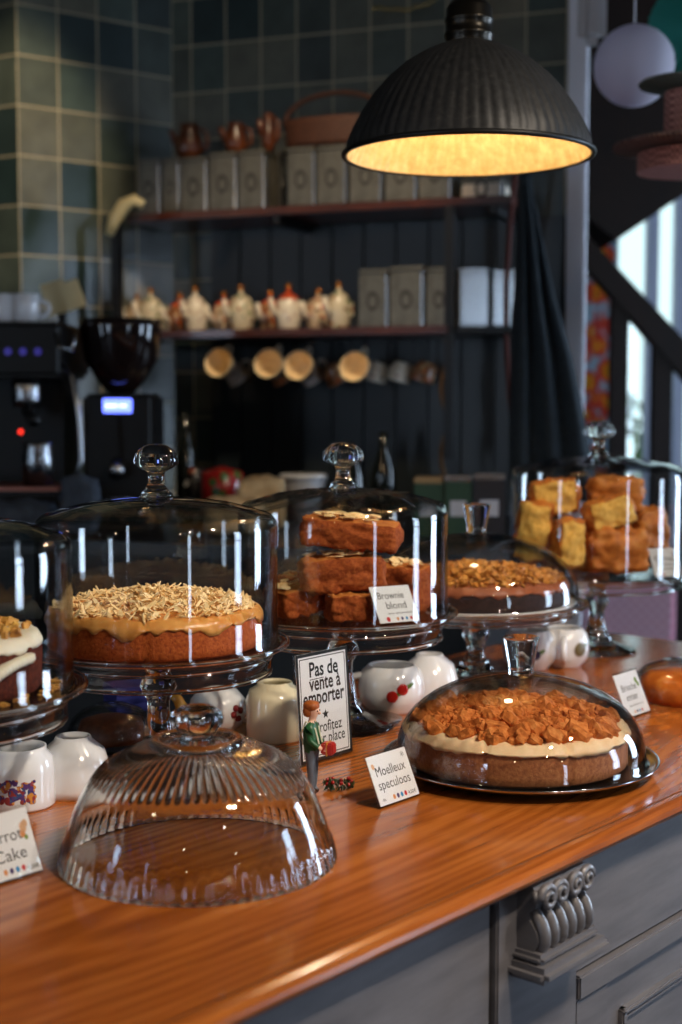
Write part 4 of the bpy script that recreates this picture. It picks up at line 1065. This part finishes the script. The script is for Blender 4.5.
# teapots on the lower shelf
rnd = random.Random(9)
kinds = [spots('china_red_roof', (198,176,146), [(170,60,36),(90,60,40),(60,90,50)], 55, .32), spots('china_green', (206,196,170), [(80,110,60),(150,90,40),(120,60,40)], 50, .3),
         spots('china_brown', (150,100,66), [(90,40,24),(206,180,140),(190,90,40)], 60, .4), spots('china_cream', (226,218,200), [(150,60,40),(190,140,50),(60,70,110)], 60, .22)]
FIN = mat('gilt_finial', (190,120,40), .25, .6); ROOF = mat('orange_red_glaze', (190,74,34), .35, coat=.3)
tpn = ['leftmost','second from the left','third from the left','fourth from the left','fifth from the left','sixth from the left','seventh from the left','eighth from the left','ninth from the left','last before the tins']
for i, px in enumerate((131,152,174,196,218,241,264,288,312,338)):
    s = on_bk(px, .2); p = bk(s, .17+(.022 if i % 2 else -.022), zLw+.0008)
    t = thing('ornamental_teapot', ('tall' if i % 2 else 'squat')+' painted china pot on the lower shelf, '+tpn[i]+' in the row', 'teapot', p, (0,0,rnd.uniform(.5,.9)), 'painted china pots on the lower shelf')
    r = .033+.002*(i % 3); h = .096+.012*(i % 2)
    m_ = kinds[i % 4]
    bm = B(); lathe(bm, [(0,0),(r*.8,0),(r*.85,.004),(r,h*.25),(r*1.02,h*.5),(r*.9,h*.75),(r*.78,h*.8),(0,h*.8)], 32); obj('pot_body', bm, m_, t, smooth=True)
    bm = B(); lathe(bm, [(r*.84,h*.8),(r*.8,h*.84),(r*.5,h*.92),(r*.18,h*.96),(.005,h*1.08),(0,h*1.08)], 32); obj('lid', bm, ROOF if i in (2,4,6,7) else m_, t, smooth=True)
    bm = B(); bmesh.ops.create_uvsphere(bm, u_segments=12, v_segments=8, radius=.0085, matrix=Matrix.Translation((0,0,h*1.08+.006))); obj('finial', bm, FIN, t, smooth=True)
    bm = B(); tube(bm, [(-r*.85,0,h*.3),(-r*1.4,0,h*.5),(-r*1.65,0,h*.82)], [.010,.008,.0075], 10); obj('spout', bm, kinds[3], t, smooth=True)
    bm = B(); tube(bm, [(r*.85,0,h*.7),(r*1.45,0,h*.72),(r*1.55,0,h*.4),(r*.9,0,h*.22)], .0042, 8); obj('handle', bm, m_, t, smooth=True)

# hanging cups
def hcup(label, px, py, off, m_out, inner, R=.042, h=.060, zdir=(-.36,-.90,.24), xdir=(.35,.1,.9), group=None):
    s = on_bk(px, off); y = bk(s, off).y; p = atd(px, py, y)
    Z = Vector(zdir).normalized(); X = Vector(xdir); X = (X-Z*X.dot(Z)).normalized(); Y = Z.cross(X)
    M = Matrix((X, Y, Z)).transposed().to_4x4()
    t = thing('hanging_cup', label, 'cup', p, M.to_euler(), group)
    bm = B(); o_ = [(0,0),(R*.55,0),(R*.6,.003),(R*.9,h*.4),(R*1.0,h*.97),(R*1.0,h)]
    lathe(bm, [(r, z-h) for r, z in o_], 40); obj('cup_body', bm, m_out, t, smooth=True)
    bm = B(); lathe(bm, [(r, z-h) for r, z in [(R,h),(R-.003,h),(R-.004,h*.9),(R*.8,h*.4),(R*.5,.006),(0,.005)]], 40); obj('glazed_inside', bm, inner, t, smooth=True)
    hb = handle_bm(R*.95, h, .004, .022); 
    for v in hb.verts: v.co.z -= h
    obj('handle', hb, m_out, t, smooth=True)
    # hook
    hp = p+(M.to_3x3() @ Vector((R+.02, 0, -h*.5)))
    bm = B(); zt = zLw-.0225
    tube(bm, [(hp.x, hp.y, zt), (hp.x, hp.y, hp.z+.006), (hp.x+.004, hp.y-.004, hp.z-.002), (hp.x+.008, hp.y-.008, hp.z+.004)], .0018, 6)
    tag(obj('cup_hook', bm, STEEL, smooth=True), 'small metal hook for the '+label.replace(' hanging','').replace('lined ','').replace(' nearest the rope',' by rope').replace('right of','beside'), 'hook', 'cup hooks under the lower shelf')
CO = kinds[3]; DOT = spots('dotted_china', (206,200,190), [(40,34,34),(150,60,50)], 75, .3)
G1 = 'cups hanging under the lower shelf with yellow insides showing'; G2 = 'patterned cups hanging behind the yellow lined ones'
hcup('yellow lined cup hanging at the left end', 218, 362, .26, CO, YEL_CH, group=G1)
hcup('yellow lined cup hanging second from the left', 268, 363, .26, CO, YEL_CH, group=G1)
hcup('yellow lined cup hanging third from the left', 298, 365, .26, DOT, YEL_CH, group=G1)
hcup('yellow lined cup hanging nearest the rope', 354, 366, .26, CO, YEL_CH, group=G1)
for lb, px, m_ in (('patterned cup behind the leftmost yellow lined one', 240, DOT),('dark patterned cup between the first two yellow lined ones', 284, kinds[2]),('dotted cup behind the third yellow lined one', 315, DOT),('brown patterned cup left of the yellow lined one nearest the rope', 339, kinds[2]),
                   ('white patterned cup right of the yellow lined one nearest the rope', 374, CO),('white spotted cup second from the rope', 398, CO),('grey brown cup hanging closest to the rope', 422, kinds[2])):
    hcup(lb, px, 380, .12, m_, YEL_CH, .035, .052, (-.25,.15,-.9) if px > 370 else (.5,.3,-.8), (.3,-.1,.9), G2)

# clip lamp at shelf end
pc = atd(127, 213, 3.9)
t = thing('clip_spotlight', 'cream curved clip-on spotlight at the left end of the upper shelf', 'lamp', pc)
bm = B(); tube(bm, [(-.05,0,-.06),(-.035,0,-.02),(-.008,0,.022),(.02,0,.035),(.045,0,.022)], [.012,.018,.02,.016,.012], 16)
obj('lamp_arm', bm, mat('cream_enamel', (226,206,150), .35), t, smooth=True)
bm = B(); tube(bm, [(.0,0,-.01),(.02,.0,-.015),(.035,.0,-.005)], .006, 8); obj('clip', bm, BLACKM, t, smooth=True)

# ================================================================== BACK COUNTER + MACHINES
ZB = 1.13
bcrot = BROT
bc = thing('back_counter', 'dark back counter along the boarded wall behind the cakes', 'cabinet', (0,0,0))
def bcpoly(z, ins):
    q = [bk(1.19,.04), bk(.06,.04), bk(.02,.06), Vector((ext.x+.03, ext.y-.03, 0)), Vector((ext.x-.848*1.2-.02, ext.y+.53*1.2-.06, 0)), bk(-1.5,1.03-ins), bk(1.19,1.03-ins)]
    return [Vector((v.x, v.y, z)) for v in q]
bm = B(); prism(bm, bcpoly(0, .03), (0,0,ZB-.0305)); obj('carcass', bm, BLACKM, bc)
bm = B(); prism(bm, bcpoly(ZB-.03, 0), (0,0,.03)); obj('worktop', bm, mat('black_worktop', (20,19,19), .35), bc)
# espresso machine
YE = 3.3
xe1 = atd(64, 400, YE).x; ztop = zat(322, YE)
em = thing('espresso_machine', 'black espresso machine with steam wand at the left edge behind the counter', 'coffee machine', (xe1, YE, ZB+.0006))
zz = ztop-ZB
bm = B(); box(bm, -.5, 0, -.02, .34, zz-.13, zz, bev=.012, seg=3); obj('machine_body', bm, BLACKP, em)
bm = B(); box(bm, -.5, -.03, .14, .34, .12, zz-.129); obj('back_panel', bm, BLACKP, em)
bm = B(); box(bm, -.5, .02, -.10, .34, .02, .115, bev=.008); obj('drip_tray_base', bm, BLACKP, em)
bm = B(); box(bm, -.48, -.0, -.09, .12, .1155, .124, bev=.002); obj('drip_grate', bm, mat('copper_tray', (150,92,76), .35, .5), em)
for x in (-.45, -.02): bm = B(); lathe(bm, [(0,0),(.02,0),(.02,.0198),(0,.0198)], 16); obj('foot', bm, BLACKP, em, loc=(x,.1,0))
bm = B(); lathe(bm, [(0,0),(.032,0),(.036,.02),(.036,.05),(.03,.07),(0,.07)], 32); gh = obj('group_head', bm, STEEL, em, loc=(-.10,.05,zz-.2), smooth=True)
bm = B(); tube(bm, [(0,0,-.01),(.02,-.06,-.018),(.05,-.15,-.03)], [.014,.012,.015], 12); obj('portafilter_handle', bm, BLACKP, gh, smooth=True)
bm = B(); tube(bm, [(.005,-.03,zz-.10),(.03,-.05,zz-.13),(.045,-.06,zz-.22),(.05,-.06,zz-.32),(.035,-.07,zz-.37)], .006, 8); obj('steam_wand', bm, STEEL, em, smooth=True)
bm = B(); tube(bm, [(-.01,-.03,zz-.03),(.0,-.05,zz-.06),(.03,-.05,zz-.07),(.035,-.04,zz-.03)], .006, 8); obj('lever', bm, STEEL, em, smooth=True)
for k in range(3):
    bm = B(); lathe(bm, [(0,0),(.009,0),(.008,.004),(0,.004)], 16); bm.transform(Matrix.Rotation(PI/2,4,'X')); obj('button', bm, mat('violet_button', (50,44,120), .3, emit=(70,60,180), es=.35), em, loc=(-.055-.035*k,-.0205,zz-.07))
bm = B(); lathe(bm, [(0,0),(.006,0),(.005,.003),(0,.003)], 16); bm.transform(Matrix.Rotation(PI/2,4,'X')); obj('indicator_light', bm, mat('red_indicator', (200,30,20), .3, emit=(255,50,30), es=2.2), em, loc=(-.135,.139,zz-.26))
bm = B(); lathe(bm, [(.03,0),(.034,0),(.037,.06),(.033,.09),(.036,.10),(.034,.10),(.031,.09),(.034,.06)], 32, closed=True); obj('milk_jug_rest', bm, STEEL, em, loc=(-.06,-.02,.1245), smooth=True)
# cups on machine
for px, w_, lb in ((6,.026,'small white cup on the espresso machine at the left edge'),(27,.030,'white mug with handle on top of the espresso machine')):
    p = atd(px, 322, YE+.06); mug('white_mug', lb, Vector((p.x, p.y, ztop+.0012)), w_, .068, WHITE_CH, .0, group='white mugs on the espresso machine')
# beige card holder / tablet stand beside machine
p = atd(62, 300, 3.76)
t = thing('receipt_holder', 'cream tilted card on a dark stand beside the espresso machine', 'sign', Vector((p.x,p.y,ZB+.0006)))
bm = B(); tube(bm, [(0,0,.006),(0,0,p.z-ZB-.02)], .012, 12); lathe(bm, [(0,0),(.06,0),(.058,.008),(0,.008)], 32); obj('pole', bm, BLACKP, t)
bm = B(); box(bm, -.045,.02,-.006,.006,-.035,.05, bev=.002, mtx=Matrix.Translation((0,-.012,p.z-ZB)) @ Matrix.Rotation(-.25,4,'Y') ); box(bm, -.004,.050,-.004,.004,-.035,.04, bev=.002, mtx=Matrix.Translation((.012,-.026,p.z-ZB)) @ Matrix.Rotation(-.35,4,'Y'))
obj('card', bm, mat('cream_card', (220,200,150), .6), t)
# grinder
YG = 3.45
xg = atd(122, 450, YG).x
gr = thing('coffee_grinder', 'black coffee grinder with a glowing blue display behind the counter', 'grinder', (xg, YG, ZB+.0006))
bm = B(); box(bm, -.085,.085,-.06,.16,0,.34, bev=.01, seg=3); obj('grinder_body', bm, BLACKP, gr)
bm = B(); lathe(bm, [(.03,.34),(.05,.36),(.088,.42),(.10,.50),(.10,.52),(.096,.52),(.096,.50),(.084,.42),(.047,.363),(.027,.34)], 48, closed=True); obj('hopper', bm, mat('smoky_hopper', (30,20,18), .1, coat=.5), gr, smooth=True)
zd = zat(406, YG-.06)-ZB
bm = B(); box(bm, -.035,.035,-.066,-.0605,zd-.017,zd+.017, bev=.002); obj('display', bm, mat('blue_display', (90,110,255), .3, emit=(110,130,255), es=3.0), gr)
bm = B(); box(bm, -.028,.0,-.0672,-.0661,zd-.002,zd+.002); box(bm, .006,.022,-.0672,-.0661,zd-.002,zd+.002); obj('display_digits', bm, mat('pale_digits', (230,235,255), .4, emit=(230,235,255), es=3), gr)
bm = B(); tube(bm, [(0,-.06,.17),(0,-.10,.15)], .018, 16); tube(bm, [(-.03,-.06,.09),(-.03,-.12,.09),(.03,-.12,.09),(.03,-.06,.09)], .005, 8); obj('spout', bm, STEEL, gr, smooth=True)
# folded towel / cloth on steamer and jar bits
def blob(name, label, px, py, Y, size, m, cat, seed, zb=ZB):
    p = atd(px, py, Y); t = B(); rock(t, (0,0,size[2]/2), size, seed, 7, .16, .55, freq=1.4)
    o = obj(name, t, m, loc=(p.x, Y, zb+.006), smooth=True); return tag(o, label, cat)
BLT = noisy('slate_blue_towel', [(.3,(36,44,56)),(.7,(62,72,86))], 30, .95, .4, .003)
blob('kitchen_towel', 'crumpled slate blue towel below the espresso machine', 18, 500, 3.12, (.17,.09,.09), BLT, 'towel', 71)
blob('bar_cloth', 'pale blue grey bar cloth hanging from the espresso machine tray', 80, 470, 3.06, (.08,.05,.12), BLT, 'towel', 72, zb=ZB+.03)
# bread / paper bags
BEI = noisy('pale_beige_bread', [(.3,(170,140,100)),(.7,(214,186,142))], 20, .8, .3, .003)
blob('bread_roll', 'beige round bread roll behind the almond cake lid, upper of the two', 262, 478, 3.5, (.115,.09,.125), BEI, 'bread', 73)
blob('bread_roll', 'beige bread roll lying left below the rounder one', 234, 492, 3.33, (.13,.10,.085), BEI, 'bread', 74)
def lathe_at(name, label, px, Y, prof, m, cat, zb=ZB, n=40, group=None):
    bm = B(); lathe(bm, prof, n); o = obj(name, bm, m, loc=(atd(px,480,Y).x, Y, zb+.0006), smooth=True); return tag(o, label, cat, group)
lathe_at('biscuit_barrel', 'round tin with red band and green lid behind the almond cake', 222, 3.62, [(0,0),(.055,0),(.055,.135),(.05,.14),(0,.155)], spots('red_green_tin', (150,30,26), [(60,90,40),(180,40,30),(40,70,40)], 30, .4), 'tin')
lathe_at('spice_jar', 'small black jar with pale label behind the almond cake knob', 195, 3.72, [(0,0),(.03,0),(.032,.1),(.025,.12),(.025,.145),(0,.148)], spots('dark_jar', (20,20,24), [(190,190,190),(120,60,40)], 26, .25), 'jar')
lathe_at('white_plate_stack', 'white stacked plates behind the brownie lid knob', 303, 3.75, [(0,0),(.04,0),(.06,.10),(.065,.118),(.068,.12),(.06,.128),(.0,.126)], mat('grey_white_china', (180,184,190), .25, coat=.5), 'plates')
lathe_at('glass_bottle', 'dark glass bottle against the boarding behind the brownie lid', 383, 3.8, [(0,0),(.03,0),(.032,.13),(.012,.19),(.012,.24),(0,.24)], mat('dark_bottle_glass', (16,20,18), .08, coat=.5), 'bottle')
lathe_at('glass_bottle', 'tall slim dark bottle behind the almond cake knob', 186, 3.8, [(0,0),(.026,0),(.028,.17),(.010,.23),(.010,.29),(0,.29)], mat('dark_bottle_glass', (16,20,18), .08), 'bottle')
lathe_at('glass_bottle', 'dark bottle standing right of the brownie lid knob', 352, 3.75, [(0,0),(.028,0),(.030,.12),(.011,.17),(.011,.21),(0,.21)], mat('dark_bottle_glass', (16,20,18), .08), 'bottle')
# tea boxes
def teabox(label, px0, px1, py, Y, m, band):
    a, b_ = atd(px0, py, Y), atd(px1, py, Y); w = b_.x-a.x; h = a.z-ZB
    t = thing('tea_box', label, 'box', ((a.x+b_.x)/2, Y, ZB+.0006), (0,0,math.radians(-6)), 'boxes of tea behind the chocolate cake')
    bm = B(); box(bm, -w/2, w/2, -.0, .09, 0, h-.014, bev=.002); obj('carton', bm, m, t)
    bm = B(); box(bm, -w/2-.001, w/2+.001, -.001, .091, h-.0138, h, bev=.003); obj('lid', bm, band, t)
    bm = B(); box(bm, -w*.3, w*.3, -.0012, -.0002, h*.35, h*.6); obj('printed_label', bm, mat('pale_label', (170,176,190), .6), t)
teabox('green tea box at the left of the three behind the chocolate cake', 414, 444, 478, 3.3, mat('bottle_green_carton', (26,62,46), .5), mat('tan_lid', (150,126,90), .5))
teabox('green tea box in the middle of the three behind the chocolate cake', 445, 472, 476, 3.28, mat('bottle_green_carton', (26,62,46), .5), TINE)
teabox('black and violet tea box at the right of the three', 474, 505, 474, 3.26, mat('black_carton', (20,20,30), .5), TINE)
# rope / cable
bm = B(); pts = []
for k in range(24):
    z = zLw-.03-.46*k/23; pts.append(bk(on_bk(447,.262), .262-.00, z)+Vector((.008*math.sin(k*.7)-.01, -.008, 0)))
tube(bm, pts, .0055, 8)
tag(obj('hanging_rope', bm, noisy('jute_rope', [(.3,(84,60,36)),(.7,(130,98,62))], 80, .9, .6, .003, stretch=(1,1,3)), smooth=True), 'thin brown rope hanging down from the lower shelf end', 'rope')
# aprons hanging by the post
def apron(label, pxs, Y, m, seed):
    bm = B(); rows = []
    tab = pxs
    for (y, xl, xr) in tab:
        row = []
        for k in range(31):
            u = k/30; p = atd(xl+(xr-xl)*u, y, Y); d = .022*math.sin(u*17+seed+y*.006)*min(1, (y-150)/80)
            row.append(bm.verts.new((p.x, Y-.03+d-.02*math.sin(u*PI), p.z)))
        rows.append(row)
    for A, D in zip(rows[:-1], rows[1:]):
        for k in range(30): bm.faces.new((A[k], A[k+1], D[k+1], D[k]))
    o = obj('hanging_apron', bm, m, smooth=True); md = o.modifiers.new('s','SOLIDIFY'); md.thickness = .004
    return tag(o, label, 'apron')
apron('long charcoal apron hanging beside the white post', [(165,519,526),(200,518,531),(250,516,541),(300,514,552),(315,512,557),(360,511,570),(410,510,581),(470,509,592),(500,509,595)], 3.62, noisy('charcoal_cloth', [(.3,(38,46,50)),(.7,(52,60,66))], 60, .9, .2, .001), 0)
bm = B(); p = bk(1.14,.1,2.12); tube(bm, [bk(1.14,.001,2.13), bk(1.14,.16,2.12), bk(1.14,.19,2.15)], .006, 8); tag(obj('coat_hook', bm, BLACKM, smooth=True), 'black wall hook above the apron beside the white post', 'hook')
bm = B()
pts = [atd(518-12*math.sin(k/14*3), 150+22*k, 3.7) for k in range(15)]
tube(bm, pts, .007, 8); tag(obj('apron_strap', bm, mat('rust_strap', (90,34,22), .8), smooth=True), 'rust brown cord hanging left of the charcoal apron', 'cord')

# ================================================================== PAPER DECORATIONS
pn_ = atd(634, 66, 3.0)
def lantern_mat():
    m = mat('white_lantern_paper', (226,222,236), .8); N, L, b = nt(m)
    t = N.new('ShaderNodeBsdfTranslucent'); t.inputs['Color'].default_value = lin((226,222,236)); mx = N.new('ShaderNodeMixShader'); mx.inputs[0].default_value = .35
    L.new(b.outputs[0], mx.inputs[1]); L.new(t.outputs[0], mx.inputs[2]); L.new(mx.outputs[0], N['Material Output'].inputs['Surface']); return m
t = thing('paper_lantern', 'round white paper lantern hanging right of the lamp', 'lantern', pn_)
bm = B(); lathe(bm, [(.084*math.sin(PI*k/40), .084*math.cos(PI*k/40)) for k in range(2,39)], 64, lambda i,a,r,z: (r*(1+.004*math.cos(i*PI)), z)); obj('paper_globe', bm, lantern_mat(), t, smooth=True)
bm = B(); tube(bm, [(0,0,.08),(0,0,3.2-pn_.z)], .0015, 6); obj('string', bm, PAPER, t)
p = atd(694, 30, 3.4)
t = thing('paper_fan', 'turquoise folded paper fan rosette at the upper right edge', 'decoration', p)
bm = B(); c0 = bm.verts.new((0,-.012,0)); ring = []
for k in range(72):
    a = 2*PI*k/72; ring.append(bm.verts.new((.11*math.cos(a), .014*(1 if k % 2 else -1), .11*math.sin(a))))
for k in range(72): bm.faces.new((c0, ring[k], ring[(k+1)%72]))
o = obj('folded_paper', bm, mat('turquoise_paper', (70,170,160), .8), t); md = o.modifiers.new('s','SOLIDIFY'); md.thickness = .002
bm = B(); tube(bm, [(0,0,.1),(0,0,3.2-p.z)], .0012, 6); obj('string', bm, PAPER, t)
# gingham tiers
p = atd(692, 175, 2.7)
GING = check('pink_gingham', (226,170,160), (150,96,98), 150)
t = thing('tiered_cake_stand', 'hanging tiered paper stand with pink gingham drums at the right edge', 'decoration', p)
def zr(py): return atd(692, py, 2.7).z-p.z
bm = B(); lathe(bm, [(0,zr(152)),(.148,zr(148)),(.150,zr(146)),(.148,zr(144)),(0,zr(145))], 64); obj('lower_disc', bm, check('grey_pink_gingham', (150,130,128), (96,80,80), 140), t, smooth=True)
bm = B(); lathe(bm, [(0,zr(172)),(.103,zr(172)),(.103,zr(153)),(0,zr(153))], 64); obj('lower_drum', bm, GING, t)
bm = B(); lathe(bm, [(0,zr(143)),(.054,zr(143)),(.054,zr(92)),(0,zr(92))], 64); obj('middle_drum', bm, GING, t)
bm = B(); lathe(bm, [(0,zr(91)),(.101,zr(85)),(.103,zr(83)),(.101,zr(82)),(0,zr(82))], 64); obj('upper_disc', bm, check('green_grey_card', (120,130,120), (96,104,98), 120), t, smooth=True)
bm = B(); tube(bm, [(0,0,zr(82)),(0,0,3.2-p.z)], .0015, 6); obj('string', bm, PAPER, t)
# rounded white unit hanging beside post
p = atd(592, 10, 3.5)
bm = B(); box(bm, -.033,.035,-.03,.03,-.085,.30, bev=.022, seg=5)
tag(obj('wall_speaker', bm, mat('off_white_plastic', (190,190,194), .5), loc=p, smooth=False), 'rounded off-white box mounted high on the white post', 'box')
# string of gold beads at the top
t = thing('bead_garland', 'small gold bead garland on the tiles at the top above the lamp', 'garland', bk(on_bk(402,.03), .03, zat(6, bk(on_bk(402,.03),.03).y)))
bm = B(); rnd = random.Random(3); pts = [(-.085+.017*k, 0, -.012*math.sin(k/10*PI)+.008*rnd.random()) for k in range(11)]
for q in pts: bmesh.ops.create_uvsphere(bm, u_segments=10, v_segments=6, radius=.006, matrix=Matrix.Translation(q))
tube(bm, pts, .0012, 6); obj('beads', bm, mat('gold_beads', (214,180,110), .2, .9), t, smooth=True)
t.rotation_euler = (0,0,BROT)

# pink chair beyond the counter end
YC = 4.3
a, b_ = atd(577, 600, YC), atd(676, 600, YC); w = b_.x-a.x
pc = thing('pink_chair', 'chair with pink checked cloth back beyond the end of the counter', 'chair', ((a.x+b_.x)/2, YC, 0))
PK = check('pink_check_cloth', (255,212,228), (244,190,210), 60)
bm = B(); pts = []
zb0, zb1 = .46, atd(620, 583, YC).z
bb = box(bm, -w/2, w/2, -.02, .02, zb0, zb1, bev=.019, seg=4); obj('backrest', bm, PK, pc)
bm = B(); box(bm, -w/2, w/2, .021, .40, .42, .47, bev=.015); obj('seat', bm, PK, pc)
for x in (-w/2+.02, w/2-.02):
    for y in (.03,.37):
        bm = B(); tube(bm, [(x,y,0),(x,y,.419)], .014, 10); obj('leg', bm, STAIRW, pc)

# ================================================================== WORLD / VIEW
w = bpy.data.worlds.new('world'); bpy.context.scene.world = w; w.use_nodes = True
bg = w.node_tree.nodes['Background']; bg.inputs['Color'].default_value = (.62,.84,.88,1); bg.inputs['Strength'].default_value = 1.7
sc = bpy.context.scene
sc.view_settings.view_transform = 'Standard'; sc.view_settings.look = 'None'; sc.view_settings.gamma = 1; sc.view_settings.exposure = 0.0
sc.view_settings.use_curve_mapping = False
cy = sc.cycles
cy.max_bounces = 20; cy.transmission_bounces = 16; cy.transparent_max_bounces = 40; cy.glossy_bounces = 6; cy.diffuse_bounces = 4
cy.caustics_refractive = True; cy.caustics_reflective = False; cy.sample_clamp_indirect = 6; cy.blur_glossy = .5
cy.use_denoising = True
